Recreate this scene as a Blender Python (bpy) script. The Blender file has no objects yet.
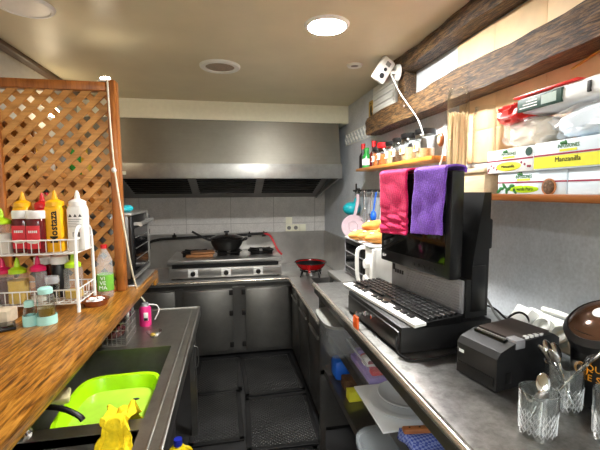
import bpy, bmesh, math, random
from mathutils import Vector, Matrix, Euler, noise
random.seed(7)
PI = math.pi
SC = bpy.context.scene
COL = SC.collection

# ------------------------------------------------------------------ camera
cam_d = bpy.data.cameras.new('camera'); cam = bpy.data.objects.new('camera', cam_d); COL.objects.link(cam)
cam_d.sensor_width = 36.0; cam_d.lens = 22.5; cam_d.clip_start = 0.02
RT = Vector((0.98322625, -0.18229889, -0.00576678))
DN = Vector((-0.02209126, -0.08764472, -0.99590681))
FW = Vector((0.18104728, 0.97932912, -0.0902018))
cam.matrix_world = Matrix(((RT.x, -DN.x, -FW.x, 0), (RT.y, -DN.y, -FW.y, 0), (RT.z, -DN.z, -FW.z, 1.6), (0, 0, 0, 1)))
SC.camera = cam

# ------------------------------------------------------------------ world, exposure, light levels
w = bpy.data.worlds.new('world'); SC.world = w; w.use_nodes = True
w.node_tree.nodes['Background'].inputs[0].default_value = (0.9, 0.95, 1.0, 1)
w.node_tree.nodes['Background'].inputs[1].default_value = 0.15
SC.view_settings.view_transform = 'Standard'; SC.view_settings.look = 'None'
SC.view_settings.exposure = 0.4; SC.view_settings.gamma = 1.0; SC.view_settings.use_curve_mapping = False
LED_MAIN, LED_FILL, LED_CLIP, ASSUMED_BULB = 620.0, 300.0, 45.0, 32.0

# ------------------------------------------------------------------ materials
def nodes(name):
    m = bpy.data.materials.new(name); m.use_nodes = True
    nt = m.node_tree; return m, nt, nt.nodes['Principled BSDF']
def N(nt, t, **kw):
    n = nt.nodes.new(t)
    for k, v in kw.items():
        if k in n.inputs: n.inputs[k].default_value = v
        else: setattr(n, k, v)
    return n
def c4(c): return (c[0], c[1], c[2], 1.0)
def srgb(r, g, b):
    f = lambda v: ((v/255+0.055)/1.055)**2.4 if v/255 > 0.04045 else v/255/12.92
    return (f(r), f(g), f(b))
def coords(nt, scale=(1, 1, 1), rot=(0, 0, 0)):
    tc = N(nt, 'ShaderNodeTexCoord'); mp = N(nt, 'ShaderNodeMapping')
    mp.inputs['Scale'].default_value = scale; mp.inputs['Rotation'].default_value = rot
    nt.links.new(tc.outputs['Object'], mp.inputs['Vector']); return mp.outputs['Vector']
def ramp(nt, fac, stops):
    r = N(nt, 'ShaderNodeValToRGB'); e = r.color_ramp.elements
    while len(e) < len(stops): e.new(0.5)
    for i, (p, c) in enumerate(stops): e[i].position = p; e[i].color = c4(c)
    nt.links.new(fac, r.inputs['Fac']); return r.outputs['Color']
def bump(nt, b, h, strength, dist=0.01):
    bp = N(nt, 'ShaderNodeBump'); bp.inputs['Strength'].default_value = strength; bp.inputs['Distance'].default_value = dist
    nt.links.new(h, bp.inputs['Height']); nt.links.new(bp.outputs['Normal'], b.inputs['Normal'])
def plain(name, c, rough=0.5, metal=0.0, var=0.08, scale=30, bmp=0.0, **kw):
    m, nt, b = nodes(name)
    n = N(nt, 'ShaderNodeTexNoise', Scale=scale, Detail=4.0); nt.links.new(coords(nt), n.inputs['Vector'])
    lo = tuple(max(0, v*(1-var)) for v in c); hi = tuple(min(1, v*(1+var)) for v in c)
    nt.links.new(ramp(nt, n.outputs['Fac'], [(0.3, lo), (0.7, hi)]), b.inputs['Base Color'])
    b.inputs['Roughness'].default_value = rough; b.inputs['Metallic'].default_value = metal
    for k, v in kw.items(): b.inputs[k.replace('_', ' ')].default_value = v
    if bmp: bump(nt, b, n.outputs['Fac'], bmp)
    return m
def wood(name, c1, c2, axis='x', scale=1.0, rough=0.4, bmp=0.1, c3=None, tight=0.0):
    m, nt, b = nodes(name)
    s = [14*scale]*3; s['xyz'.index(axis)] = 1.2*scale
    n = N(nt, 'ShaderNodeTexNoise', Scale=2.6, Detail=8.0, Roughness=0.65, Distortion=0.6); nt.links.new(coords(nt, s), n.inputs['Vector'])
    stops = [(0.32+tight, c1), (0.52-tight*0.2, c2)] + ([(0.68-tight, c3)] if c3 else [(0.7, tuple(v*1.15 for v in c2))])
    nt.links.new(ramp(nt, n.outputs['Fac'], stops), b.inputs['Base Color'])
    b.inputs['Roughness'].default_value = rough
    if bmp: bump(nt, b, n.outputs['Fac'], bmp)
    return m
def steel(name, c=(0.42, 0.41, 0.39), rough=0.3, axis='x', metal=0.85, stain=0.25, aniso=0.5, tang=None, sc=7.0):
    m, nt, b = nodes(name)
    s = [60.0]*3; s['xyz'.index(axis)] = 1.0
    n = N(nt, 'ShaderNodeTexNoise', Scale=3.0, Detail=5.0); nt.links.new(coords(nt, s), n.inputs['Vector'])
    n2 = N(nt, 'ShaderNodeTexNoise', Scale=sc, Detail=8.0, Roughness=0.75); nt.links.new(coords(nt), n2.inputs['Vector'])
    nt.links.new(ramp(nt, n2.outputs['Fac'], [(0.3, tuple(v*(1-stain) for v in c)), (0.7, c)]), b.inputs['Base Color'])
    mr = N(nt, 'ShaderNodeMapRange'); mr.inputs['To Min'].default_value = rough*0.8; mr.inputs['To Max'].default_value = rough*1.3
    nt.links.new(n.outputs['Fac'], mr.inputs['Value']); nt.links.new(mr.outputs['Result'], b.inputs['Roughness'])
    b.inputs['Metallic'].default_value = metal
    tg = N(nt, 'ShaderNodeCombineXYZ'); tg.inputs['xyz'.index(tang or axis)].default_value = 1.0
    b.inputs['Anisotropic'].default_value = aniso; nt.links.new(tg.outputs[0], b.inputs['Tangent'])
    bump(nt, b, n.outputs['Fac'], 0.06, 0.002)
    return m
def emit(name, c, s):
    m, nt, b = nodes(name); nt.nodes.remove(b)
    e = N(nt, 'ShaderNodeEmission'); e.inputs[0].default_value = c4(c); e.inputs[1].default_value = s
    nt.links.new(e.outputs[0], nt.nodes['Material Output'].inputs[0]); return m
def clear(name, c=(1, 1, 1), alpha=0.25, rough=0.1):
    m, nt, b = nodes(name)
    n = N(nt, 'ShaderNodeTexNoise', Scale=40.0); nt.links.new(coords(nt), n.inputs['Vector'])
    nt.links.new(ramp(nt, n.outputs['Fac'], [(0.3, tuple(v*0.95 for v in c)), (0.7, c)]), b.inputs['Base Color'])
    b.inputs['Roughness'].default_value = rough; b.inputs['Alpha'].default_value = alpha
    return m
def glass(name, c=(1, 1, 1)):
    m, nt, b = nodes(name)
    g = N(nt, 'ShaderNodeBsdfGlossy'); g.inputs['Roughness'].default_value = 0.03
    t = N(nt, 'ShaderNodeBsdfTransparent'); t.inputs[0].default_value = c4(c)
    fr = N(nt, 'ShaderNodeLayerWeight'); fr.inputs['Blend'].default_value = 0.42
    mx = N(nt, 'ShaderNodeMixShader'); nt.links.new(fr.outputs['Facing'], mx.inputs[0])
    nt.links.new(t.outputs[0], mx.inputs[1]); nt.links.new(g.outputs[0], mx.inputs[2])
    nt.links.new(mx.outputs[0], nt.nodes['Material Output'].inputs[0]); nt.nodes.remove(b); return m
def tilewall(name, c, mortar, bw, bh, axis='x', speck=0.25, off=(0, 0, 0)):
    m, nt, b = nodes(name)
    rot = (PI/2, 0, 0) if axis == 'x' else (PI/2, 0, PI/2)
    tc = N(nt, 'ShaderNodeTexCoord'); sp = N(nt, 'ShaderNodeSeparateXYZ'); cb = N(nt, 'ShaderNodeCombineXYZ')
    nt.links.new(tc.outputs['Object'], sp.inputs[0])
    nt.links.new(sp.outputs['X' if axis == 'x' else 'Y'], cb.inputs[0]); nt.links.new(sp.outputs['Z'], cb.inputs[1])
    br = N(nt, 'ShaderNodeTexBrick', offset=0.0); br.inputs['Scale'].default_value = 1.0
    br.inputs['Brick Width'].default_value = bw; br.inputs['Row Height'].default_value = bh
    br.inputs['Mortar Size'].default_value = 0.003; br.inputs['Mortar'].default_value = c4(mortar)
    n = N(nt, 'ShaderNodeTexNoise', Scale=9.0, Detail=9.0, Roughness=0.7); nt.links.new(tc.outputs['Object'], n.inputs['Vector'])
    n2 = N(nt, 'ShaderNodeTexNoise', Scale=90.0, Detail=3.0); nt.links.new(tc.outputs['Object'], n2.inputs['Vector'])
    ad = N(nt, 'ShaderNodeMath', operation='ADD'); nt.links.new(n.outputs['Fac'], ad.inputs[0]); nt.links.new(n2.outputs['Fac'], ad.inputs[1])
    hf = N(nt, 'ShaderNodeMath', operation='MULTIPLY'); nt.links.new(ad.outputs[0], hf.inputs[0]); hf.inputs[1].default_value = 0.5
    col = ramp(nt, hf.outputs[0], [(0.3, tuple(v*(1-speck) for v in c)), (0.68, tuple(v*(1+speck*0.6) for v in c))])
    nt.links.new(cb.outputs[0], br.inputs['Vector']); nt.links.new(col, br.inputs['Color1']); nt.links.new(col, br.inputs['Color2'])
    nt.links.new(br.outputs['Color'], b.inputs['Base Color']); b.inputs['Roughness'].default_value = 0.6
    bump(nt, b, hf.outputs[0], 0.08); return m
def diamond(name, c, s=90.0):
    m, nt, b = nodes(name)
    hs = []
    for r in (PI/4, -PI/4):
        wv = N(nt, 'ShaderNodeTexWave', wave_type='BANDS'); wv.inputs['Scale'].default_value = s/6.0
        nt.links.new(coords(nt, rot=(0, 0, r)), wv.inputs['Vector']); hs.append(wv.outputs['Fac'])
    mx = N(nt, 'ShaderNodeMath', operation='MULTIPLY'); nt.links.new(hs[0], mx.inputs[0]); nt.links.new(hs[1], mx.inputs[1])
    n = N(nt, 'ShaderNodeTexNoise', Scale=6.0, Detail=6.0); nt.links.new(coords(nt), n.inputs['Vector'])
    nt.links.new(ramp(nt, n.outputs['Fac'], [(0.35, tuple(v*0.6 for v in c)), (0.7, tuple(v*1.5 for v in c))]), b.inputs['Base Color'])
    b.inputs['Roughness'].default_value = 0.36
    bump(nt, b, mx.outputs[0], 0.7, 0.008); return m
def fuzzy(name, c):
    m, nt, b = nodes(name)
    v = N(nt, 'ShaderNodeTexVoronoi', Scale=220.0); nt.links.new(coords(nt), v.inputs['Vector'])
    nt.links.new(ramp(nt, v.outputs['Distance'], [(0.0, tuple(min(1, k*1.25) for k in c)), (0.7, tuple(k*0.7 for k in c))]), b.inputs['Base Color'])
    b.inputs['Roughness'].default_value = 0.95; b.inputs['Sheen Weight'].default_value = 0.1
    bump(nt, b, v.outputs['Distance'], -0.8, 0.006); return m
def gingham(name, c1, c2, s=60):
    m, nt, b = nodes(name)
    ck = N(nt, 'ShaderNodeTexChecker'); ck.inputs['Scale'].default_value = s; ck.inputs[1].default_value = c4(c1); ck.inputs[2].default_value = c4(c2)
    nt.links.new(coords(nt, rot=(0, 0, 0.6)), ck.inputs['Vector']); nt.links.new(ck.outputs['Color'], b.inputs['Base Color'])
    b.inputs['Roughness'].default_value = 0.9; return m

M = dict(
    ceiling=plain('ceiling_paint', srgb(204, 194, 164), 0.42, var=0.05, scale=4),
    cream=plain('cream_plaster', srgb(240, 238, 216), 0.6, var=0.03),
    whitewall=plain('white_plaster', srgb(205, 200, 188), 0.7, var=0.04),
    tile=tilewall('grey_wall_tile', srgb(208, 206, 202), srgb(160, 158, 154), 0.48, 0.62, 'x', 0.22),
    concrete=tilewall('grey_speckled_wall', srgb(196, 202, 208), srgb(150, 148, 145), 9.0, 9.0, 'y', 0.22),
    floor=plain('dark_floor', srgb(34, 34, 35), 0.4, var=0.3, scale=8),
    mat=diamond('black_rubber', srgb(36, 36, 36)),
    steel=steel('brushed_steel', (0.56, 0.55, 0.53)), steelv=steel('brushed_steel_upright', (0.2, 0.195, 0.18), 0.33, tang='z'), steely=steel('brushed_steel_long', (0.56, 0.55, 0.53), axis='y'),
    hood=steel('hood_steel', (0.36, 0.345, 0.30), 0.5, 'x', stain=0.12, aniso=0.85, tang='z'),
    hoodlip=steel('hood_lip_steel', (0.42, 0.42, 0.40), 0.42, 'z', stain=0.3, aniso=0.6),
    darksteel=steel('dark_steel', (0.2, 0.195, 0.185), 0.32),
    sinksteel=steel('worn_sink_steel', (0.44, 0.43, 0.395), 0.36, 'y', stain=0.35, metal=1.0),
    barsteel=steel('worn_bar_top_steel', (0.38, 0.375, 0.36), 0.33, 'y', stain=0.6, metal=0.96, sc=22.0),
    rim=steel('polished_rim_steel', (0.72, 0.66, 0.57), 0.2, 'y'),
    chrome=plain('chrome', (0.75, 0.75, 0.75), 0.12, 1.0),
    plank=wood('varnished_bar_wood', srgb(70, 38, 8), srgb(146, 94, 27), 'y', 2.8, 0.28, 0.05, srgb(182, 128, 50), 0.06),
    lattice=wood('lattice_wood', srgb(166, 108, 46), srgb(208, 152, 84), 'x', 0.8, 0.4, 0.06),
    post=wood('post_wood', srgb(120, 66, 26), srgb(168, 102, 46), 'z', 1.0, 0.3, 0.06),
    beam=wood('old_dark_beam_wood', srgb(28, 19, 11), srgb(76, 54, 32), 'y', 4.0, 0.5, 1.0, srgb(128, 98, 62), 0.09),
    trimwood=wood('dark_trim_wood', srgb(58, 38, 24), srgb(80, 54, 34), 'y'),
    shelfwood=wood('orange_shelf_wood', srgb(150, 84, 28), srgb(204, 132, 54), 'y', 1.0, 0.3, 0.05),
    darkshelf=wood('brown_shelf_wood', srgb(92, 50, 20), srgb(140, 82, 36), 'y', 1.0, 0.35, 0.05),
    palewood=wood('pale_wood', srgb(206, 176, 134), srgb(232, 208, 170), 'y', 1.0, 0.5, 0.05),
    black=plain('black_plastic', srgb(13, 13, 14), 0.32, var=0.2),
    blackm=plain('matt_black_plastic', srgb(17, 17, 18), 0.45, var=0.15),
    screen=plain('black_screen_glass', srgb(10, 10, 12), 0.08, var=0.1),
    silver=plain('silver_plastic', srgb(150, 150, 153), 0.38, 0.3),
    white=plain('white_plastic', srgb(232, 232, 228), 0.35, var=0.03),
    offwhite=plain('offwhite_plastic', srgb(222, 224, 218), 0.4, var=0.03),
    rackwhite=plain('white_coated_wire', srgb(235, 235, 232), 0.3, var=0.02),
    china=plain('white_china', srgb(214, 218, 220), 0.15, var=0.02),
    yellow=plain('yellow_squeeze_plastic', srgb(240, 176, 12), 0.35, var=0.05),
    red=plain('red_plastic', srgb(196, 24, 30), 0.35, var=0.08),
    magenta=plain('magenta_plastic', srgb(206, 24, 84), 0.35, var=0.06),
    lime=plain('lime_plastic', srgb(168, 208, 24), 0.35, var=0.05),
    tub=plain('lime_green_tub_plastic', srgb(168, 226, 12), 0.3, var=0.04),
    water=plain('soapy_water', srgb(176, 222, 70), 0.05, var=0.2, scale=5, Specular_IOR_Level=0.7),
    cloth_y=plain('yellow_microfibre', srgb(238, 208, 20), 0.9, var=0.15, scale=60, bmp=0.4),
    mint=plain('mint_plastic', srgb(168, 222, 214), 0.4, var=0.03),
    ketchup=plain('dark_ketchup', srgb(92, 16, 20), 0.15, var=0.15),
    label_red=plain('red_label', srgb(212, 40, 52), 0.5, var=0.06),
    brown=plain('brown_sauce', srgb(74, 36, 34), 0.25, var=0.15),
    mustard=plain('yellow_sauce', srgb(206, 170, 40), 0.3, var=0.08),
    creamsauce=plain('white_sauce', srgb(230, 226, 214), 0.4, var=0.03),
    oil=plain('olive_oil', srgb(122, 98, 30), 0.1, var=0.1),
    greenlab=plain('green_label', srgb(110, 176, 60), 0.5, var=0.08),
    darkgreen=plain('dark_green_label', srgb(38, 74, 62), 0.5, var=0.1),
    paper=plain('white_paper', srgb(238, 240, 240), 0.6, var=0.02),
    bluepaper=plain('pale_blue_card', srgb(214, 228, 238), 0.5, var=0.02),
    yellowpaper=plain('yellow_green_card', srgb(226, 224, 60), 0.5, var=0.06),
    crimson=plain('crimson_stripe', srgb(150, 24, 60), 0.5),
    brownherb=plain('dried_tea', srgb(92, 64, 40), 0.8, var=0.4, scale=120, bmp=0.4),
    napred=plain('red_wrapper', srgb(230, 50, 44), 0.3, var=0.1),
    clear=clear('clear_plastic', (0.95, 0.97, 1.0), 0.28), film=clear('thin_plastic_film', (1, 1, 1), 0.2, 0.15),
    frost=clear('frosted_plastic', (0.8, 0.84, 0.86), 0.32, 0.3),
    sauceclear=clear('clear_sauce_bottle', (0.85, 0.87, 0.86), 0.13, 0.2),
    smoky=clear('smoky_plastic', (0.42, 0.46, 0.49), 0.2, 0.2),
    greypl=plain('grey_lid_plastic', srgb(122, 122, 118), 0.45),
    glass=glass('clear_glass', (0.93, 0.96, 0.96)),
    ink=plain('black_ink', srgb(26, 24, 22), 0.6), greenink=plain('green_ink', srgb(40, 110, 50), 0.6),
    gold=plain('gold_ink', srgb(222, 150, 36), 0.4, 0.2), whiteink=plain('white_ink', srgb(240, 240, 238), 0.5),
    pink=plain('pink_can_paint', srgb(226, 50, 130), 0.3, 0.2), palepink=plain('pale_pink_plastic', srgb(214, 190, 198), 0.45),
    teal=plain('teal_plastic', srgb(20, 160, 172), 0.4), blue=plain('blue_plastic', srgb(30, 96, 200), 0.4),
    navy=plain('blue_cap_plastic', srgb(34, 48, 170), 0.35),
    bottle_y=plain('yellow_bottle_plastic', srgb(240, 212, 20), 0.3, var=0.04),
    terracotta=plain('glazed_terracotta', srgb(132, 70, 36), 0.25, var=0.1),
    bread=plain('baked_crust', srgb(214, 146, 66), 0.7, var=0.3, scale=14, bmp=0.4),
    towel_p=fuzzy('pink_towel_pile', srgb(232, 14, 96)), towel_v=fuzzy('purple_towel_pile', srgb(138, 86, 210)),
    orange=plain('orange_rubber', srgb(245, 100, 30), 0.5), redpan=plain('red_enamel', srgb(170, 16, 18), 0.2),
    iron=plain('black_iron', srgb(26, 25, 24), 0.45, 0.3, bmp=0.2), cord=plain('white_cord', srgb(222, 214, 190), 0.5),
    wokblack=plain('black_glossy_lid', srgb(34, 32, 31), 0.15, 0.3),
    ochre=plain('ochre_plate', srgb(188, 150, 60), 0.5), spag=plain('dry_spaghetti', srgb(250, 224, 178), 0.5, var=0.04),
    bronze=plain('brown_gloss_cover', srgb(86, 60, 44), 0.12, 0.3), gloves=plain('beige_sponge', srgb(206, 196, 150), 0.8, bmp=0.3),
    woodcloth=gingham('blue_check_cloth', srgb(70, 92, 190), srgb(150, 168, 226), 130),
    handlewood=wood('knife_handle_wood', srgb(120, 72, 40), srgb(170, 108, 64), 'x'),
    board=wood('worn_board_wood', srgb(92, 58, 30), srgb(150, 100, 56), 'x', 1.2, 0.6, 0.2),
    orangespice=plain('orange_spice', srgb(200, 110, 50), 0.8, var=0.2), tanspice=plain('tan_spice', srgb(206, 172, 128), 0.8, var=0.3, scale=120),
    greenglass=plain('green_bottle', srgb(40, 140, 60), 0.2), pinkbox=plain('pink_contents', srgb(190, 60, 90), 0.5), purplebox=plain('lilac_contents', srgb(150, 130, 200), 0.5),
    led=emit('downlight_glow', (1.0, 0.98, 0.94), LED_MAIN), led_fill=emit('added_fill_glow', (0.96, 0.98, 1.0), LED_FILL),  # second glow belongs to the added fill lamps behind the camera
    clip=emit('clip_lamp_glow', (1.0, 0.9, 0.72), LED_CLIP), warm=emit('assumed_bulb_glow', (1.0, 0.62, 0.26), ASSUMED_BULB),  # warm glow belongs to the assumed, unseen bulb on the right wall
)

# ------------------------------------------------------------------ mesh helpers
class MB:
    def __init__(s): s.bm = bmesh.new()
    def _new(s, fn):
        b = bmesh.new(); fn(b); me = bpy.data.meshes.new('t'); b.to_mesh(me); b.free(); s.bm.from_mesh(me); bpy.data.meshes.remove(me); return s
    def box(s, a, b, bev=0.0, rz=0.0, mat=None):
        def f(q):
            c = [(a[i]+b[i])/2 for i in range(3)]; d = [abs(b[i]-a[i]) for i in range(3)]
            bmesh.ops.create_cube(q, size=1.0)
            bmesh.ops.scale(q, vec=d, verts=q.verts)
            if bev: bmesh.ops.bevel(q, geom=list(q.edges), offset=min(bev, min(d)*0.45), segments=2, affect='EDGES', profile=0.5)
            if rz: bmesh.ops.rotate(q, matrix=Matrix.Rotation(rz, 3, 'Z'), verts=q.verts)
            bmesh.ops.translate(q, vec=c, verts=q.verts)
            if mat: bmesh.ops.transform(q, matrix=mat, verts=q.verts)
        return s._new(f)
    def cyl(s, p0, p1, r0, r1=None, seg=20, cap=True):
        r1 = r0 if r1 is None else r1
        p0 = Vector(p0); p1 = Vector(p1); d = p1-p0
        def f(q):
            bmesh.ops.create_cone(q, cap_ends=cap, segments=seg, radius1=r0, radius2=r1, depth=d.length)
            bmesh.ops.transform(q, matrix=Matrix.Translation((p0+p1)/2) @ d.to_track_quat('Z', 'Y').to_matrix().to_4x4(), verts=q.verts)
        return s._new(f)
    def lathe(s, prof, c=(0, 0, 0), seg=28, mat=None, sx=1.0, sy=1.0, pw=None):
        def f(q):
            rings = []
            for r, z in prof:
                if r < 1e-6: rings.append([q.verts.new((0, 0, z))])
                else:
                    ring = []
                    for i in range(seg):
                        a = 2*PI*i/seg; x, y = math.cos(a), math.sin(a)
                        if pw:
                            k = (abs(x)**pw+abs(y)**pw)**(-1.0/pw); x, y = x*k, y*k
                        ring.append(q.verts.new((r*x*sx, r*y*sy, z)))
                    rings.append(ring)
            for A, B in zip(rings, rings[1:]):
                if len(A) == 1 and len(B) == 1: continue
                for i in range(seg):
                    j = (i+1) % seg
                    if len(A) == 1: q.faces.new((A[0], B[j], B[i]))
                    elif len(B) == 1: q.faces.new((A[i], A[j], B[0]))
                    else: q.faces.new((A[i], A[j], B[j], B[i]))
            if mat: bmesh.ops.transform(q, matrix=mat, verts=q.verts)
            bmesh.ops.translate(q, vec=c, verts=q.verts)
            bmesh.ops.recalc_face_normals(q, faces=q.faces)
        return s._new(f)
    def tube(s, pts, r, seg=8, smooth=0, closed=False):
        P = [Vector(p) for p in pts]
        for _ in range(smooth):
            Q = [P[0]]
            for a, b in zip(P, P[1:]): Q += [a*0.75+b*0.25, a*0.25+b*0.75]
            P = Q+[P[-1]]
        def f(q):
            rings = []; up = Vector((0, 0, 1)); n = len(P)
            for i, p in enumerate(P):
                t = (P[(i+1) % n]-P[i-1]) if closed else (P[min(i+1, n-1)]-P[max(i-1, 0)])
                t.normalize()
                u = up-t*up.dot(t)
                if u.length < 1e-3: u = Vector((1, 0, 0))-t*t.x
                u.normalize(); v = t.cross(u); up = u
                rings.append([q.verts.new(p+u*r*math.cos(2*PI*k/seg)+v*r*math.sin(2*PI*k/seg)) for k in range(seg)])
            pr = list(zip(rings, rings[1:]))+([(rings[-1], rings[0])] if closed else [])
            for A, B in pr:
                for k in range(seg): q.faces.new((A[k], A[(k+1) % seg], B[(k+1) % seg], B[k]))
            if not closed: q.faces.new(rings[0][::-1]); q.faces.new(rings[-1])
            bmesh.ops.recalc_face_normals(q, faces=q.faces)
        return s._new(f)
    def prism(s, poly, vec):            # polygon of 3-D points pushed along vec
        def f(q):
            A = [q.verts.new(p) for p in poly]; B = [q.verts.new(Vector(p)+Vector(vec)) for p in poly]; n = len(poly)
            q.faces.new(A); q.faces.new(B[::-1])
            for i in range(n): q.faces.new((A[i], B[i], B[(i+1) % n], A[(i+1) % n]))
            bmesh.ops.recalc_face_normals(q, faces=q.faces)
        return s._new(f)
    def ball(s, c, r, seg=20, mat=None):
        r = (r, r, r) if not hasattr(r, '__len__') else r
        def f(q):
            bmesh.ops.create_uvsphere(q, u_segments=seg, v_segments=seg//2+2, radius=1.0)
            bmesh.ops.scale(q, vec=r, verts=q.verts)
            if mat: bmesh.ops.transform(q, matrix=mat, verts=q.verts)
            bmesh.ops.translate(q, vec=c, verts=q.verts)
        return s._new(f)
    def grid(s, nu, nv, fn, thick=0.0):
        def f(q):
            V = [[q.verts.new(fn(i/(nu-1), j/(nv-1))) for j in range(nv)] for i in range(nu)]
            for i in range(nu-1):
                for j in range(nv-1): q.faces.new((V[i][j], V[i+1][j], V[i+1][j+1], V[i][j+1]))
            bmesh.ops.recalc_face_normals(q, faces=q.faces)
        s.thick = thick
        return s._new(f)
    def build(s, name, mat, parent=None, smooth=True, loc=None):
        me = bpy.data.meshes.new(name); s.bm.to_mesh(me); s.bm.free()
        o = bpy.data.objects.new(name, me); COL.objects.link(o)
        me.materials.append(M[mat] if isinstance(mat, str) else mat)
        if smooth:
            for p in me.polygons: p.use_smooth = True
            try: me.set_sharp_from_angle(angle=0.6)
            except Exception: pass
        if parent is not None: o.parent = parent
        if loc: o.location = loc
        if getattr(s, 'thick', 0):
            md = o.modifiers.new('cloth_thickness', 'SOLIDIFY'); md.thickness = s.thick; md.offset = 0.0
        return o
def tag(o, label, cat, group=None):
    o['label'] = label; o['category'] = cat
    if group: o['group'] = group
    return o
def thing(name, label, cat, loc=(0, 0, 0), rz=0.0, group=None):
    o = bpy.data.objects.new(name, None); COL.objects.link(o); o.empty_display_size = 0.05
    o.location = loc; o.rotation_euler = (0, 0, rz); return tag(o, label, cat, group)
def struct(o): o['kind'] = 'structure'; return o
def dup(root, loc, rz, label, group=None):
    r = root.copy(); COL.objects.link(r); r.location = loc; r.rotation_euler = (0, 0, rz); r['label'] = label
    if group: r['group'] = group
    for ch in list(root.children):
        c = ch.copy(); COL.objects.link(c); c.parent = r
        for g in ch.children:
            d = g.copy(); COL.objects.link(d); d.parent = c
    return r
AX = {'left': ((0, -1, 0), (0, 0, 1)), 'front': ((1, 0, 0), (0, 0, 1)), 'up': ((1, 0, 0), (0, 1, 0))}   # text x and y axes on faces that look that way
def text(body, size, mat, parent, loc, face, name='lettering', align='CENTER', xy=None, sx=1.0, bold=0.0):
    cu = bpy.data.curves.new('t', 'FONT'); cu.body = body; cu.size = size; cu.align_x = align; cu.align_y = 'CENTER'; cu.extrude = 0.0003; cu.offset = bold; cu.resolution_u = 2
    t = bpy.data.objects.new('t', cu); COL.objects.link(t)
    dg = bpy.context.evaluated_depsgraph_get(); dg.update()
    me = bpy.data.meshes.new_from_object(t.evaluated_get(dg)); bpy.data.objects.remove(t); bpy.data.curves.remove(cu)
    X, Y = xy if xy else AX[face]; X = Vector(X).normalized(); Y = Vector(Y).normalized(); Z = X.cross(Y)
    mm = Matrix(((X.x*sx, Y.x, Z.x, loc[0]), (X.y*sx, Y.y, Z.y, loc[1]), (X.z*sx, Y.z, Z.z, loc[2]), (0, 0, 0, 1)))
    me.transform(mm); me.materials.clear(); me.materials.append(M[mat]); me.name = name
    o = bpy.data.objects.new(name, me); COL.objects.link(o); o.parent = parent; return o

# ------------------------------------------------------------------ the room
XL, XR, YB, YF, ZC = -1.2, 1.08, 4.25, -1.6, 2.37
struct(MB().box((XL-0.1, YF-0.1, -0.1), (XR+0.1, YB+0.1, 0)).build('floor', 'floor'))
struct(MB().box((XL-0.1, YF-0.1, ZC), (XR+0.1, YB+0.1, ZC+0.1)).build('ceiling', 'ceiling'))
struct(MB().box((XL-0.1, YB, 0), (XR+0.1, YB+0.1, ZC)).build('wall_back', 'tile'))
struct(MB().box((XR, YF-0.1, 0), (XR+0.1, YB, ZC)).build('wall_right', 'concrete'))
struct(MB().box((XL-0.1, YF-0.1, 0), (XL, YB, ZC)).build('wall_left', 'whitewall'))
struct(MB().box((XL, YF-0.1, 0), (XR, YF, ZC)).build('wall_front', 'whitewall'))
struct(MB().box((XL, 3.37, 2.215), (XR, YB, ZC)).build('trim_1', 'cream'))                       # soffit above the hood
struct(MB().box((XL+0.03, 0.6, 2.345), (-1.11, 3.37, ZC), 0.004).build('trim_2', 'trimwood'))            # dark wood along the ceiling, left
struct(MB().box((-1.2, 4.235, 0.77), (1.08, 4.25, 1.14)).build('trim_3', 'steel'))                # steel splashback
struct(MB().box((1.065, 2.3, 0.77), (1.08, 4.235, 1.14)).build('trim_4', 'steely'))
b = MB()
for k in range(11):
    y = 2.62+k*0.075
    b.tube([(1.076, y, 2.07), (1.076, y+0.04, 2.11), (1.076, y+0.075, 2.07), (1.076, y+0.035, 2.03)], 0.007, 5, closed=True)
b.box((1.076, 2.6, 2.115), (1.08, 3.45, 2.125)).box((1.076, 2.6, 2.015), (1.08, 3.45, 2.025))
struct(b.build('trim_5', 'offwhite'))

q = MB()
for k in range(6): q.box((1.074, 0.12+k*0.26, 2.12), (1.079, 0.3785+k*0.26, 2.28), 0.001)
for k in range(5):
    for z in (1.72, 1.86): q.box((1.074, 0.4+k*0.25, z), (1.079, 0.6485+k*0.25, z+0.1385), 0.001)
struct(q.build('trim_6', plain('tan_wall_panel', srgb(222, 190, 146), 0.6, var=0.12, scale=9)))

def mat_piece(x0, x1, y0, y1, label, rz=0.0, zt=0.012):
    c = ((x0+x1)/2, (y0+y1)/2, 0); t = thing('rubber_floor_mat', label, 'floor mat', c, rz)
    hx, hy = (x1-x0)/2, (y1-y0)/2
    MB().box((-hx, -hy, 0), (hx, hy, zt), 0.004).build('mat_sheet', 'mat', t)
    e = MB(); q = 0.035
    e.box((-hx, -hy, 0), (hx, -hy+q, zt+0.003), 0.003).box((-hx, hy-q, 0), (hx, hy, zt+0.003), 0.003).box((-hx, -hy, 0), (-hx+q, hy, zt+0.003), 0.003).box((hx-q, -hy, 0), (hx, hy, zt+0.003), 0.003)
    e.build('mat_border', 'blackm', t)
mat_piece(-0.33, 0.06, 2.93, 3.55, 'black rubber mat in far left of aisle by the steel doors')
mat_piece(0.07, 0.55, 2.82, 3.52, 'black studded rubber mat in front of right fridge door', 0.03)
mat_piece(-0.30, 0.05, 2.30, 2.92, 'plain looking black rubber mat beside the yellow bottle', 0.02)
mat_piece(0.07, 0.55, 2.18, 2.78, 'large black studded rubber mat in middle of the aisle', -0.02)
mat_piece(-0.28, 0.5, 1.5, 2.16, 'nearest black rubber mat at bottom edge of photo')

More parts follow.
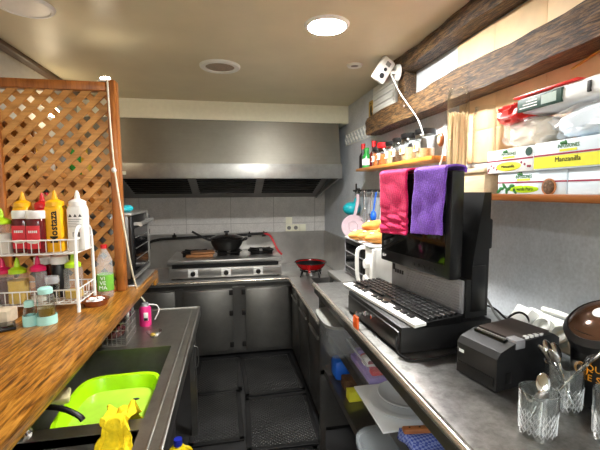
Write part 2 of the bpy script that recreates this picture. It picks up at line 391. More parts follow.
# ------------------------------------------------------------------ ceiling fittings
def downlight(loc, r, label, m, group=None):
    t = thing('ceiling_downlight', label, 'ceiling light', loc)
    MB().lathe([(r*0.88, -0.004), (r*0.9, -0.012), (r, -0.010), (r*1.08, 0), (r*0.88, 0), (r*0.88, -0.004)]).build('trim_ring', 'white', t)
    MB().lathe([(0, -0.008), (r*0.88, -0.008), (r*0.88, -0.003), (0, -0.003)]).build('diffuser', m, t)
    return t
downlight((0.46, 1.77, ZC), 0.098, 'lit round white LED downlight in the beige ceiling', 'led')
downlight((-0.82, 1.80, ZC), 0.105, 'unlit round white downlight cut by top left corner', 'white')
downlight((0.25, -1.15, ZC), 0.11, 'added unseen fill downlight in the ceiling behind the camera, middle', 'led_fill')  # added lamp out of view, placed to brighten right wall and back tiles
downlight((-0.65, -1.0, ZC), 0.11, 'added unseen fill downlight in the ceiling behind the camera, left side', 'led_fill')  # second added fill lamp, unseen, lights the room from behind
t = thing('ceiling_speaker', 'round beige speaker grille flush in the ceiling before the hood', 'speaker', (-0.045, 2.44, ZC))
MB().lathe([(0.088, 0), (0.09, -0.012), (0.118, -0.012), (0.125, -0.004), (0.125, 0), (0.088, 0)]).build('rim', 'offwhite', t)
MB().lathe([(0, -0.008), (0.06, -0.007), (0.088, -0.005), (0.088, -0.001), (0, -0.001)]).build('grille', plain('speaker_grille', srgb(150, 138, 120), 0.6, var=0.3, scale=200), t)
t = thing('smoke_detector', 'small round ceiling fitting near the white camera', 'ceiling fitting', (0.77, 2.284, ZC))
MB().lathe([(0.02, 0), (0.024, -0.008), (0.044, -0.01), (0.05, 0)]).build('ring', 'offwhite', t)
MB().lathe([(0, -0.006), (0.024, -0.006), (0.024, 0), (0, 0)]).build('lens', 'greypl', t)

# ------------------------------------------------------------------ extractor hood
t = thing('extractor_hood', 'long stainless steel extractor hood under the cream soffit', 'hood', (0, 3.3, 1.71))
MB().prism([(-1.19, 0.0, 0.125), (-1.19, 0.09, 0.505), (-1.19, 0.93, 0.505), (-1.19, 0.93, 0.125)], (2.18, 0, 0)).build('canopy', 'hood', t)
b = MB().box((-1.2, -0.012, 0), (1.0, 0.012, 0.128), 0.003).box((-1.2, 0, 0.0), (-1.18, 0.93, 0.128)).box((0.98, 0.012, 0.0), (1.0, 0.1, 0.128))
b.build('lip', 'hoodlip', t)
fl = MB().prism([(-1.17, 0.02, 0.12), (-1.17, 0.93, -0.175), (-1.17, 0.93, -0.12), (-1.17, 0.02, 0.15)], (2.14, 0, 0)).build('filter_housing', 'darksteel', t)
for i in range(3):
    x0 = -0.95+i*0.64; q = MB()
    n = Vector((0, -0.31, -0.95)).normalized()
    for k in range(12):
        f0 = 0.12+k*0.062; y = 0.02+0.91*f0; z = 0.12-0.295*f0
        q.box((x0, y-0.010, z-0.012), (x0+0.56, y+0.010, z-0.002))
    q.build('grease_filter', 'iron', t)
MB().prism([(0.965, 0.01, 0.0), (0.965, 0.93, -0.19), (0.965, 0.93, -0.16), (0.965, 0.06, 0.03)], (0.02, 0, 0)).build('end_bracket', 'steel', t)
MB().box((-0.89, -0.017, 0.03), (-0.83, -0.011, 0.06), 0.002).build('rating_plate', 'cream', t)

# ------------------------------------------------------------------ back counter: fridge, worktop
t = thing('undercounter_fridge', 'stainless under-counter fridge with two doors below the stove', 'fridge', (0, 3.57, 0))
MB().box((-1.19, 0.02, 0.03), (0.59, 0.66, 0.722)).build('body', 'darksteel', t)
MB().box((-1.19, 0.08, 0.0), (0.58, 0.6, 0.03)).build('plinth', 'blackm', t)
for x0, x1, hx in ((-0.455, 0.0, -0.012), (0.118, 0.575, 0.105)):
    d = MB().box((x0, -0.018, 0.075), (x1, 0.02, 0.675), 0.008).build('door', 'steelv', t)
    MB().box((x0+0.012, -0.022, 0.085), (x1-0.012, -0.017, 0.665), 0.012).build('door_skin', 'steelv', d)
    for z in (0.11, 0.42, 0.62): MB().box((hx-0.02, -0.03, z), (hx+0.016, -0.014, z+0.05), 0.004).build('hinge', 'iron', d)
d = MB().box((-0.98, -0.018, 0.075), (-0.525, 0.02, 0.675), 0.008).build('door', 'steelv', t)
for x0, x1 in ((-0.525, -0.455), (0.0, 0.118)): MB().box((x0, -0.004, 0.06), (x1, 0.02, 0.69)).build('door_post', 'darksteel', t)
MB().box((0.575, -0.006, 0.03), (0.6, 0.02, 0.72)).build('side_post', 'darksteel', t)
t = thing('steel_worktop', 'stainless worktop running along back wall and down right side', 'worktop', (0, 3.53, 0.722))
MB().box((-1.19, 0, 0.008), (1.06, 0.7, 0.048), 0.006).box((0.54, -1.25, 0.008), (1.06, 0.02, 0.048), 0.006).build('top_sheet', 'steely', t)
MB().cyl((-1.19, 0.0, 0.036), (0.54, 0, 0.036), 0.0125, seg=12).cyl((0.54, -1.25, 0.036), (0.54, 0, 0.036), 0.0125, seg=12).build('rolled_edge', 'rim', t)
MB().box((0.74, -0.75, 0.049), (0.98, -0.1, 0.052), 0.001).build('sunken_well', 'black', t)
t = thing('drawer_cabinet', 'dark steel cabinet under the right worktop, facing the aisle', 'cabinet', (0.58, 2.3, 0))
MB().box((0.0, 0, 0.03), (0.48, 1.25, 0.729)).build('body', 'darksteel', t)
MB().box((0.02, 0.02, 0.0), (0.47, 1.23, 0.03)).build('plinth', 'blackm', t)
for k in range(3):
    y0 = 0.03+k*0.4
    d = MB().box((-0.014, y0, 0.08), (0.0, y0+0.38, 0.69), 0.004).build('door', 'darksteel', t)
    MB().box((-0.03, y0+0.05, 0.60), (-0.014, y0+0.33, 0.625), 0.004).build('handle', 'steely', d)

# stove
t = thing('gas_stove', 'three-knob stainless countertop gas stove below the hood', 'stove', (-0.05, 3.6, 0.77))
MB().box((-0.53, 0.03, 0.02), (0.53, 0.52, 0.15)).box((-0.54, 0.0, 0.15), (0.54, 0.6, 0.185), 0.006).build('body', 'steel', t)
MB().box((-0.50, 0.012, 0.112), (0.50, 0.032, 0.146)).build('vent_slot', 'black', t)
MB().box((-0.53, -0.005, 0.015), (0.53, 0.03, 0.11), 0.008).build('front_panel', 'steel', t)
f = MB()
for x in (-0.5, 0.5):
    for y in (0.05, 0.48): f.cyl((x, y, 0), (x, y, 0.022), 0.015)
f.build('feet', 'black', t)
for x in (-0.31, -0.005, 0.30):
    kp = MB().box((x-0.045, -0.011, 0.028), (x+0.045, -0.005, 0.102), 0.003).build('knob_plate', 'white', t)
    MB().cyl((x, -0.035, 0.06), (x, -0.01, 0.06), 0.021, 0.024).box((x-0.004, -0.04, 0.042), (x+0.004, -0.03, 0.078)).build('knob', 'black', kp)
for x in (-0.31, 0.02, 0.35):
    g = MB()
    for a in range(4):
        ca, sa = math.cos(a*PI/2+PI/4), math.sin(a*PI/2+PI/4)
        g.box((-0.006, 0.03, 0), (0.006, 0.15, 0.05), mat=Matrix.Translation((x, 0.27, 0.19)) @ Matrix.Rotation(a*PI/2+PI/4, 4, 'Z'))
    g.tube([(x+0.13*math.cos(k*PI/8), 0.27+0.13*math.sin(k*PI/8), 0.225) for k in range(16)], 0.007, 6, closed=True)
    g.build('pan_support', 'iron', t)
    MB().lathe([(0, 0.185), (0.045, 0.185), (0.045, 0.2), (0.03, 0.206), (0, 0.206)], (x, 0.27, 0)).build('burner', 'iron', t)
tag(MB().box((-0.14, -0.09, 0), (0.12, 0.09, 0.03), 0.012).box((-0.1, -0.075, 0.03), (0.13, 0.07, 0.052), 0.012, rz=0.15).build('wooden_board', 'board', loc=(-0.30, 3.82, 0.957)), 'worn brown wooden board lying on left end of stove', 'board')

def pan(name, label, loc, r, h, body, handles, lid=None):
    t = thing(name, label, 'pan', loc)
    MB().lathe([(0, 0), (r*0.72, 0), (r*0.92, h*0.5), (r, h), (r*1.04, h+0.004), (r*0.97, h), (r*0.88, h*0.5), (r*0.69, 0.006), (0, 0.006)], seg=36).build('bowl', body, t)
    for p in handles: MB().tube(p, 0.011, 8, 2).build('handle', body if name != 'frying_pan' else 'redpan', t)
    if lid:
        l = MB().lathe([(r*1.03, h+0.004), (r*0.97, h+0.02), (r*0.6, h+0.045), (0, h+0.052)], seg=36).build('lid', lid, t)
        MB().lathe([(0, h+0.05), (0.016, h+0.05), (0.014, h+0.064), (0.028, h+0.07), (0.026, h+0.084), (0, h+0.087)]).build('lid_knob', 'black', l)
    return t
pan('wok', 'black lidded wok on the middle burner of the stove', (-0.045, 3.87, 1.012), 0.165, 0.105, 'iron',
    [[(-0.13, -0.05, 0.09), (-0.22, -0.08, 0.13), (-0.33, -0.10, 0.2)], [(0.15, 0.02, 0.09), (0.20, 0.05, 0.105), (0.20, -0.05, 0.105), (0.15, -0.03, 0.09)]], 'wokblack')
t = thing('gas_ring', 'black single gas ring on right worktop under red pan', 'burner', (0.76, 3.55, 0.77))
g = MB().tube([(0.1*math.cos(k*PI/8), 0.1*math.sin(k*PI/8), 0.06) for k in range(16)], 0.009, 6, closed=True)
for k in range(4):
    ca, sa = math.cos(k*PI/2+0.5), math.sin(k*PI/2+0.5)
    g.tube([(0.13*ca, 0.13*sa, 0.0), (0.11*ca, 0.11*sa, 0.065), (0.04*ca, 0.04*sa, 0.07)], 0.008, 6, 1)
g.build('ring_stand', 'iron', t)
MB().lathe([(0, 0.005), (0.05, 0.005), (0.05, 0.04), (0, 0.045)]).build('burner', 'steel', t)
pan('frying_pan', 'red frying pan with dark inside on the single gas ring', (0.76, 3.55, 0.845), 0.15, 0.06, 'redpan', [[(-0.04, -0.13, 0.05), (-0.06, -0.2, 0.03), (-0.07, -0.27, 0.02)]])
t = bpy.data.objects[[o.name for o in bpy.data.objects if o.name.startswith('frying_pan')][-1]]
MB().lathe([(0, 0.0075), (0.103, 0.0075), (0.13, 0.03), (0.1465, 0.0605), (0.157, 0.0665), (0.158, 0.062)], seg=36).build('coating', 'black', t)
t = thing('gas_pipe', 'dark gas pipe on back wall behind the wok with red hose', 'pipe', (0, 4.19, 1.1))
MB().tube([(-0.9, 0, -0.06), (-0.8, 0, -0.01), (-0.6, -0.005, 0.0), (-0.2, -0.005, 0.01), (0.4, -0.005, 0.03)], 0.014, 10, 1).build('pipe', 'iron', t)
for x in (-0.6, 0.2, 0.36): MB().cyl((x-0.02, -0.004, 0.014), (x+0.02, -0.004, 0.016), 0.022).cyl((x, -0.004, 0.014), (x, -0.004, 0.05), 0.009).box((x-0.005, -0.03, 0.045), (x+0.005, 0.02, 0.055)).build('valve', 'iron', t)
MB().tube([(0.36, -0.01, 0.025), (0.42, -0.03, 0.02), (0.46, -0.06, -0.05), (0.5, -0.1, -0.15), (0.55, -0.1, -0.2)], 0.012, 8, 2).build('hose', 'label_red', t)
t = thing('wall_socket', 'white triple socket and switch plate on the back wall tiles', 'socket', (0.735, 4.25, 1.18))
for k in range(3):
    p = MB().box((-0.118+k*0.079, -0.014, -0.04), (-0.041+k*0.079, 0, 0.04), 0.004).build('plate', 'cream', t)
    if k < 2:
        MB().cyl((-0.08+k*0.079, -0.016, 0), (-0.08+k*0.079, -0.012, 0), 0.023).build('socket_well', 'greypl', p)
        MB().cyl((-0.09+k*0.079, -0.018, 0), (-0.09+k*0.079, -0.014, 0), 0.004).cyl((-0.07+k*0.079, -0.018, 0), (-0.07+k*0.079, -0.014, 0), 0.004).build('pin_hole', 'black', p)
MB().box((-0.118, -0.014, 0.045), (-0.041, 0, 0.122), 0.004).build('switch', 'cream', t)

# ------------------------------------------------------------------ left: sink counter
t = thing('sink_counter', 'long stainless sink counter with two basins on the left', 'sink', (0, 0, 0))
Z = 0.85; s = MB()
def slab(x0, x1, y0, y1): s.box((x0, y0, Z-0.03), (x1, y1, Z))
slab(-1.19, -0.215, 1.86, 2.47); slab(-1.19, -0.69, 0.35, 1.86); slab(-0.30, -0.215, 0.35, 1.86); slab(-0.69, -0.30, 1.20, 1.26); slab(-0.69, -0.30, 0.35, 0.62)
s.build('worktop', 'sinksteel', t)
MB().box((-0.222, 0.35, Z-0.055), (-0.208, 2.47, Z+0.006), 0.004).box((-1.19, 2.462, Z-0.05), (-0.215, 2.476, Z+0.006), 0.003).box((-0.262, 0.35, Z), (-0.252, 2.42, Z+0.005), 0.002).build('raised_rim', 'sinksteel', t)
for y0, y1 in ((1.26, 1.86), (0.62, 1.20)):
    q = MB(); d = Z-0.24
    q.box((-0.70, y0-0.01, d), (-0.69, y1+0.01, Z-0.002)).box((-0.30, y0-0.01, d), (-0.29, y1+0.01, Z-0.03)).box((-0.69, y0-0.01, d), (-0.30, y0, Z-0.002)).box((-0.69, y1, d), (-0.30, y1+0.01, Z-0.002)).box((-0.70, y0-0.01, d-0.01), (-0.29, y1+0.01, d))
    bs = q.build('basin', 'sinksteel', t)
    MB().lathe([(0.02, 0), (0.04, 0.003), (0.045, 0)], (-0.495, (y0+y1)/2, d+0.001)).build('drain', 'chrome', bs)
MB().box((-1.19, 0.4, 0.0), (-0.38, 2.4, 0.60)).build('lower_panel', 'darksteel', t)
for y in (0.45, 2.42): MB().box((-0.28, y-0.02, 0), (-0.24, y+0.02, Z-0.03)).build('leg', 'darksteel', t)
MB().tube([(-0.225, 2.15, 0.72), (-0.2, 2.15, 0.71), (-0.2, 2.15, 0.6), (-0.225, 2.15, 0.59)], 0.004, 6, 1).build('hanging_hook', 'darksteel', t)
MB().box((-0.232, 2.13, 0.52), (-0.226, 2.17, 0.82)).build('hook_bracket', 'darksteel', t)

t = thing('washing_up_tub', 'lime green plastic tub of soapy water in the sink', 'tub', (-0.47, 1.50, 0.6155), 0.03)
rr = [(0.0, 0.0), (0.72, 0.0), (0.80, 0.02), (0.97, 0.222), (1.06, 0.226), (1.07, 0.216), (1.04, 0.214), (0.99, 0.19)]
MB().lathe([(r*0.152, z*0.86) for r, z in [(0, 0), (0.72, 0), (0.82, 0.02), (0.97, 0.19), (1.0, 0.212), (1.09, 0.214), (1.09, 0.204), (1.03, 0.206), (0.99, 0.19)]], seg=56, sy=1.28, pw=4.5).lathe([(r*0.152, z*0.86) for r, z in [(1.0, 0.212), (0.95, 0.19), (0.79, 0.03), (0, 0.008)]], seg=56, sy=1.28, pw=4.5).build('basin_shell', 'tub', t)
MB().lathe([(0, 0.13), (0.915*0.152, 0.13)], seg=56, sy=1.28, pw=4.5).build('water', 'water', t)
MB().ball((0.07, 0.08, 0.131), (0.014, 0.008, 0.003)).build('floating_scrap', 'ink', t)
# yellow cloth
def clothfn(u, v):
    s_ = v*0.36
    wd = 0.105+0.03*v-0.03*math.sin(v*PI)**2
    x = -0.368+(u-0.5)*wd
    if s_ < 0.10: y, z = 1.285+(0.10-s_)*0.7, 0.846-(0.10-s_)*0.75
    elif s_ < 0.18: y, z = 1.285-(s_-0.10), 0.876
    else: y, z = 1.200-(s_-0.18)*0.32, 0.872-(s_-0.18)*0.95
    p = Vector((x*18, y*16+v*2, z*14+u))
    d = noise.noise_vector(p)*0.026+noise.noise_vector(p*2.6)*0.014
    if 0.07 < s_ < 0.21: d.z = abs(d.z)
    return (x+d.x, y+d.y*0.8, z+d.z+0.01*abs(math.sin(u*8+v*3)))
tag(MB().grid(60, 80, clothfn, 0.005).build('dish_cloth', 'cloth_y'), 'crumpled bright yellow cloth draped over the divider between basins', 'cloth')
t = thing('faucet', 'chrome tap with black curved spout reaching over the sinks', 'tap', (-0.655, 1.232, 0.85))
MB().lathe([(0, 0), (0.035, 0), (0.035, 0.012), (0.028, 0.02), (0.028, 0.07), (0.022, 0.09), (0, 0.092)]).build('base', 'chrome', t)
MB().tube([(0, 0, 0.06), (0.02, 0.0, 0.082), (0.07, -0.005, 0.094), (0.13, -0.012, 0.086), (0.18, -0.02, 0.06), (0.19, -0.022, 0.045)], 0.0085, 10, 3).build('spout', 'black', t)
MB().tube([(-0.02, 0, 0.05), (-0.07, 0.01, 0.08)], 0.009).build('lever', 'chrome', t)
tag(MB().box((-0.05, -0.045, 0), (0.05, 0.045, 0.025), 0.008, rz=0.3).build('sponge', 'gloves', loc=(-0.64, 1.43, 0.85)), 'beige sponge on the sink rim under the wooden bar', 'sponge')
t = thing('pink_can', 'pink aerosol can standing at far end of sink counter', 'can', (-0.487, 2.19, 0.85))
MB().lathe([(0, 0), (0.031, 0), (0.032, 0.004), (0.032, 0.098), (0.024, 0.112)]).build('can_body', 'pink', t)
MB().lathe([(0.0325, 0.03), (0.0325, 0.085)], seg=10).build('label', 'pink', t)
MB().box((-0.002, -0.0335, 0.034), (0.022, -0.0285, 0.08), 0.002).build('white_panel', 'whiteink', t); MB().box((0.0, -0.0345, 0.035), (0.02, -0.0325, 0.05), 0.001).build('dark_panel', 'ink', t)
MB().lathe([(0.024, 0.112), (0.02, 0.118), (0.018, 0.128), (0, 0.13)]).build('lid', 'silver', t)
MB().tube([(0.02, 0, 0.118), (0.065, 0, 0.115), (0.078, 0, 0.08), (0.05, 0, 0.03)], 0.0035, 6, 2).build('wire_loop', 'white', t)
t = thing('glass_dish', 'tiny glass bowl with lemon beside pink can', 'bowl', (-0.405, 2.0, 0.85))
MB().lathe([(0, 0), (0.02, 0), (0.036, 0.022), (0.038, 0.03), (0.034, 0.024), (0.018, 0.004), (0, 0.004)]).build('bowl', 'glass', t)
MB().ball((-0.005, -0.005, 0.012), (0.016, 0.012, 0.008)).build('lemon_slice', 'mustard', t)
tag(MB().lathe([(0, 0), (0.042, 0), (0.043, 0.006), (0.041, 0.012), (0.041, 0.14), (0.044, 0.146), (0.044, 0.152), (0.038, 0.15), (0.038, 0.02), (0, 0.018)]).build('steel_canister', 'chrome', loc=(-0.60, 2.24, 0.85)), 'shiny steel canister under the end of wooden bar', 'canister')
t = thing('wire_basket', 'dark wire basket on sink counter beneath the wooden bar edge', 'basket', (-0.60, 1.99, 0.85))
q = MB()
for z in (0.006, 0.04, 0.08, 0.115):
    q.tube([(-0.085, -0.095, z), (0.085, -0.095, z), (0.085, 0.095, z), (-0.085, 0.095, z)], 0.0025, 5, closed=True)
for k in range(9):
    x = -0.085+k*0.02125
    for y in (-0.095, 0.095): q.tube([(x, y, 0.004), (x, y, 0.115)], 0.0018, 5)
    y = -0.095+k*0.02375
    for x2 in (-0.085, 0.085): q.tube([(x2, y, 0.004), (x2, y, 0.115)], 0.0018, 5)
    q.tube([(-0.085, y, 0.004), (0.085, y, 0.004)], 0.0018, 5)
q.build('wire_cage', 'steel', t)
MB().ball((0, 0, 0.045), (0.06, 0.07, 0.038)).build('scourer', 'brown', t)
t = thing('detergent_bottle', 'yellow detergent bottle with blue cap standing on floor', 'bottle', (-0.315, 2.05, 0))
MB().lathe([(0, 0), (0.055, 0), (0.058, 0.01), (0.058, 0.13), (0.05, 0.17), (0.028, 0.2), (0.02, 0.208), (0, 0.21)], sx=1.15, sy=0.8).build('body', 'bottle_y', t)
MB().tube([(0.03, 0, 0.19), (0.07, 0, 0.175), (0.075, 0, 0.12), (0.05, 0, 0.09)], 0.010, 8, 2).build('grip', 'bottle_y', t)
MB().lathe([(0, 0.205), (0.024, 0.205), (0.022, 0.24), (0, 0.242)]).build('cap', 'navy', t)

# ------------------------------------------------------------------ left: wooden bar top and lattice
t = thing('wooden_bar_top', 'thick varnished wooden bar top along the left', 'counter', (0, 0, 0))
MB().box((-1.19, 0.1, 1.035), (-0.485, 2.60, 1.08), 0.004).build('board', 'plank', t)
MB().box((-0.50, 2.5, 1.0), (-0.484, 2.602, 1.036), 0.002).box((-1.19, 2.585, 1.0), (-0.49, 2.602, 1.036), 0.002).build('edge_batten', 'plank', t)
for y in (0.3, 2.52): MB().box((-1.19, y-0.04, 0.85), (-0.9, y+0.04, 1.035)).build('support', 'trimwood', t)
t = thing('lattice_screen', 'brown wooden diagonal lattice screen standing on the bar', 'screen', (0, 2.1, 1.08))
X0, X1, H = -1.2, -0.555, 1.07
MB().box((X1-0.045, -0.03, 0), (X1, 0.03, H+0.01), 0.006).build('post', 'post', t)
MB().box((-1.135, -0.034, 0), (-1.085, 0.03, H-0.16), 0.005).build('post', 'post', t)
MB().box((X0, -0.028, H-0.045), (X1-0.045, 0.028, H), 0.006).build('top_rail', 'post', t)
MB().box((X0, -0.028, 0), (X1-0.045, 0.028, 0.035), 0.004).build('bottom_rail', 'post', t)
q = MB()
def slats(sgn, y0, y1, wd=0.030, pitch=0.083):
    xa, xb, za, zb = X0, X1-0.03, 0.02, H-0.03
    k = -20
    while k < 30:
        c = k*pitch; k += 1
        pts = []
        for x in (xa, xb):
            z = za+c+sgn*(x-xa)
            if za <= z <= zb: pts.append((x, z))
        for z in (za, zb):
            x = xa+sgn*(z-za-c)
            if xa < x < xb: pts.append((x, z))
        if len(pts) < 2: continue
        p0, p1 = Vector((pts[0][0], 0, pts[0][1])), Vector((pts[1][0], 0, pts[1][1]))
        d = (p1-p0)
        if d.length < 0.03: continue
        L = d.length; ang = -math.atan2(d.z, d.x)
        mm = Matrix.Translation(((p0.x+p1.x)/2, (y0+y1)/2, (p0.z+p1.z)/2)) @ Matrix.Rotation(ang, 4, 'Y')
        q.box((-L/2, -(y1-y0)/2, -wd/2), (L/2, (y1-y0)/2, wd/2), mat=mm)
slats(1, -0.014, -0.002); slats(-1, -0.001, 0.011)
q.build('slats', 'lattice', t, smooth=False)
t = thing('clip_lamp', 'small bright lamp clipped on top corner of the lattice', 'lamp', (-0.605, 2.09, 2.15))
MB().box((-0.03, -0.02, 0.0), (0.03, 0.02, 0.012), 0.004).build('housing', 'white', t)
MB().ball((0, 0, 0.020), (0.024, 0.014, 0.008)).build('bulb', 'clip', t)
MB().tube([(0.02, -0.04, 0.0), (0.027, -0.055, -0.2), (0.035, -0.055, -0.42), (0.06, -0.055, -0.66), (0.085, -0.055, -0.86), (0.09, -0.02, -0.98), (0.10, 0.04, -1.10), (0.118, 0.10, -1.165)], 0.0045, 6, 2).build('cable', 'cord', t)
MB().ball((0.034, -0.055, -0.44), (0.012, 0.01, 0.014)).build('inline_switch', 'white', t)

# things seen through the lattice
t = thing('wall_shelf', 'brown wooden shelf on white wall behind the lattice', 'shelf', (-1.2, 2.2, 1.35))
for z in (0.0, 0.34): MB().box((0.0, 0, z), (0.2, 1.2, z+0.03)).build('board', 'shelfwood', t)
for k in range(2): MB().box((0.0, k*1.18, -0.12), (0.2, k*1.18+0.02, 0.62)).build('side_panel', 'shelfwood', t)
MB().box((0.0, 0.02, -0.1), (0.01, 1.18, 0.62)).build('back_panel', 'lattice', t)
cols = ['ketchup', 'yellow', 'red', 'whitewall', 'oil', 'greypl', 'orangespice', 'greenglass', 'brown', 'mustard']
words = ['dark red', 'bright yellow', 'red', 'white', 'olive', 'grey', 'orange', 'green', 'brown', 'mustard']
for k in range(10):
    z = 1.38 if k % 2 == 0 else 1.72; y = 2.29+(k//2)*0.21+(0.05 if k % 2 else 0)
    o = thing('shelf_bottle', words[k]+' bottle on the '+('lower' if k % 2 == 0 else 'upper')+' shelf behind the lattice', 'bottle', (-1.09, y, z), 0, 'bottles behind the lattice')
    MB().lathe([(0, 0), (0.036, 0), (0.038, 0.01), (0.038, 0.13), (0.016, 0.18), (0.015, 0.22), (0, 0.22)], seg=16).build('body', cols[k], o)
    MB().lathe([(0, 0.22), (0.017, 0.22), (0.017, 0.245), (0, 0.246)], seg=12).build('cap', 'black' if k % 3 else 'red', o)

t = thing('assumed_wall_lamp', 'assumed warm bulb in white holder on left wall behind the lattice', 'lamp', (-1.2, 2.75, 2.12))  # assumed lamp, added to give the warm light behind the lattice
MB().cyl((0, 0, 0), (0.05, 0, 0), 0.028).build('holder', 'white', t)
MB().ball((0.08, 0, 0), 0.032).build('bulb', emit('assumed_shelf_bulb_glow', (1.0, 0.82, 0.55), 40.0), t)

# oven
t = thing('countertop_oven', 'black and steel oven at far end of wooden bar', 'oven', (-0.97, 2.135, 1.08))
f = MB()
for x in (0.04, 0.40):
    for y in (0.05, 0.34): f.cyl((x, y, 0), (x, y, 0.05), 0.018)
f.build('feet', 'black', t)
MB().box((0.0, 0, 0.05), (0.43, 0.385, 0.395), 0.004).build('body', 'darksteel', t)
MB().box((-0.005, -0.005, 0.393), (0.45, 0.39, 0.408), 0.003).build('top_panel', 'steel', t)
d = MB().box((0.43, 0.0, 0.05), (0.448, 0.385, 0.39), 0.003).build('door', 'black', t)
MB().box((0.448, 0.03, 0.09), (0.451, 0.35, 0.32)).build('door_glass', 'screen', d)
MB().box((0.448, 0.37, 0.05), (0.456, 0.385, 0.39)).box((0.448, 0.0, 0.05), (0.456, 0.385, 0.066)).build('door_frame', 'steel', d)
MB().cyl((0.485, 0.02, 0.345), (0.485, 0.34, 0.35), 0.011).box((0.448, 0.04, 0.337), (0.485, 0.06, 0.355)).box((0.448, 0.31, 0.337), (0.485, 0.33, 0.355)).build('handle', 'steel', d)
for z in (0.34, 0.25, 0.15): MB().box((0.43, 0.385, z), (0.455, 0.415, z+0.035), 0.005).build('hinge', 'black', t)
q = MB()
for k in range(3): q.tube([(0.453, 0.05+0.0*k, 0.15+k*0.06), (0.453, 0.345, 0.15+k*0.06)], 0.002, 5)
q.build('rack_rails', 'steel', d)
tag(MB().ball((0, 0, 0.018), (0.05, 0.055, 0.018)).ball((0.03, 0.03, 0.02), (0.03, 0.03, 0.02)).build('blue_rag', 'teal', loc=(-0.60, 2.22, 1.488)), 'bright blue folded rag on top of the oven', 'rag')
tag(MB().box((-0.15, -0.01, 0), (0.0, 0.42, 0.012), 0.003).build('baking_tray', 'steel', loc=(-0.5, 2.155, 1.08)), 'flat steel tray on bar end beneath the oven', 'tray')

# ------------------------------------------------------------------ wire rack with sauces
t = thing('wire_rack', 'white two-tier wire rack of sauces on the wooden bar', 'rack', (-0.66, 1.745, 1.08))
Wd, Dp = 0.62, 0.20
for xx in (0.0, -Wd):
    MB().tube([(xx, 0, 0), (xx, 0, 0.30), (xx, 0.02, 0.365), (xx, Dp/2, 0.375), (xx, Dp-0.02, 0.365), (xx, Dp, 0.30), (xx, Dp, 0)], 0.0075, 8, 2).build('end_hoop', 'rackwhite', t)
for z0 in (0.04, 0.258):
    q = MB()
    for z in (z0, z0+0.06):
        q.tube([(0, 0, z), (-Wd, 0, z), (-Wd, Dp, z), (0, Dp, z)], 0.0032, 6, closed=True)
    n = 22
    for k in range(n+1):
        x = -Wd*k/n; q.tube([(x, 0, z0+0.06), (x, 0, z0), (x, Dp, z0), (x, Dp, z0+0.06)], 0.0019, 5)
    for k in range(1, 6):
        y = Dp*k/6
        q.tube([(0, y, z0+0.06), (0, y, z0), (-Wd, y, z0)], 0.0019, 5)
    q.build('basket_tier', 'rackwhite', t)
def squeeze(label, x, y, z, body, cap, h=0.19, wd=0.030, sq=None, fill=None, fh=0.0, name='sauce_bottle', group='sauces in the wire rack', nozzle=True, sx=1.0):
    t = thing(name, label, 'bottle', (x, y, z), 0, group)
    P = dict(seg=32, pw=sq) if sq else dict(seg=28)
    MB().lathe([(0, 0), (wd*0.95, 0), (wd, 0.006), (wd, h*0.88), (wd*0.86, h*0.97), (wd*0.7, h)], sx=sx, **P).build('body', body, t)
    if fill: MB().lathe([(0, 0.002), (wd*0.92, 0.003), (wd*0.955, 0.008), (wd*0.955, fh), (0, fh)], sx=sx, **P).build('sauce', fill, t)
    if nozzle:
        c = MB().lathe([(wd*0.96, h*0.97), (wd*0.96, h+0.012), (wd*0.6, h+0.02), (wd*0.34, h+0.024), (wd*0.22, h+0.05), (wd*0.1, h+0.062), (0, h+0.063)], sx=1.0).build('nozzle_cap', cap, t)
    else:
        MB().lathe([(0, h*0.95), (wd*1.0, h*0.95), (wd*1.04, h*0.97), (wd*1.04, h+0.022), (wd, h+0.026), (0, h+0.026)]).build('lid', cap, t)
    return t
ZU, ZL = 1.342, 1.124
squeeze('squat clear bottle of white sauce with lime cap at left edge', -0.958, 1.79, ZU, 'sauceclear', 'lime', 0.13, 0.036, None, 'creamsauce', 0.085)
squeeze('plain yellow squeeze bottle behind the left ketchup jar', -0.925, 1.90, ZU, 'yellow', 'yellow', 0.20, 0.036, 4)
o = squeeze('tall square yellow squeeze bottle with black Mostaza lettering', -0.760, 1.82, ZU, 'yellow', 'yellow', 0.205, 0.037, 5)
text('Mostaza', 0.042, 'ink', o, (0.006, -0.0375, 0.108), None, xy=((0, 0, 1), (-1, 0, 0)), bold=0.0011)
squeeze('red squeeze bottle standing behind the ketchup jars', -0.845, 1.90, ZU, 'red', 'red', 0.195, 0.034)
o = squeeze('tall square white squeeze bottle at right end of upper tier', -0.676, 1.84, ZU, 'white', 'white', 0.205, 0.037, 6)
q = MB()
for k in range(3): q.prism([(-0.026+k*0.02, -0.0374, 0.150), (-0.012+k*0.02, -0.0374, 0.150), (-0.019+k*0.02, -0.0374, 0.163)], (0, -0.0008, 0))
for k in range(5): q.box((-0.027, -0.0381, 0.138-k*0.008), (0.026-0.01*(k % 3), -0.0371, 0.1395-k*0.008))
for k in range(9): q.box((-0.012+k*0.0032, -0.0381, 0.062), (-0.0104+k*0.0032+0.0006*(k % 3), -0.0371, 0.082))
q.build('printed_label', 'ink', o)
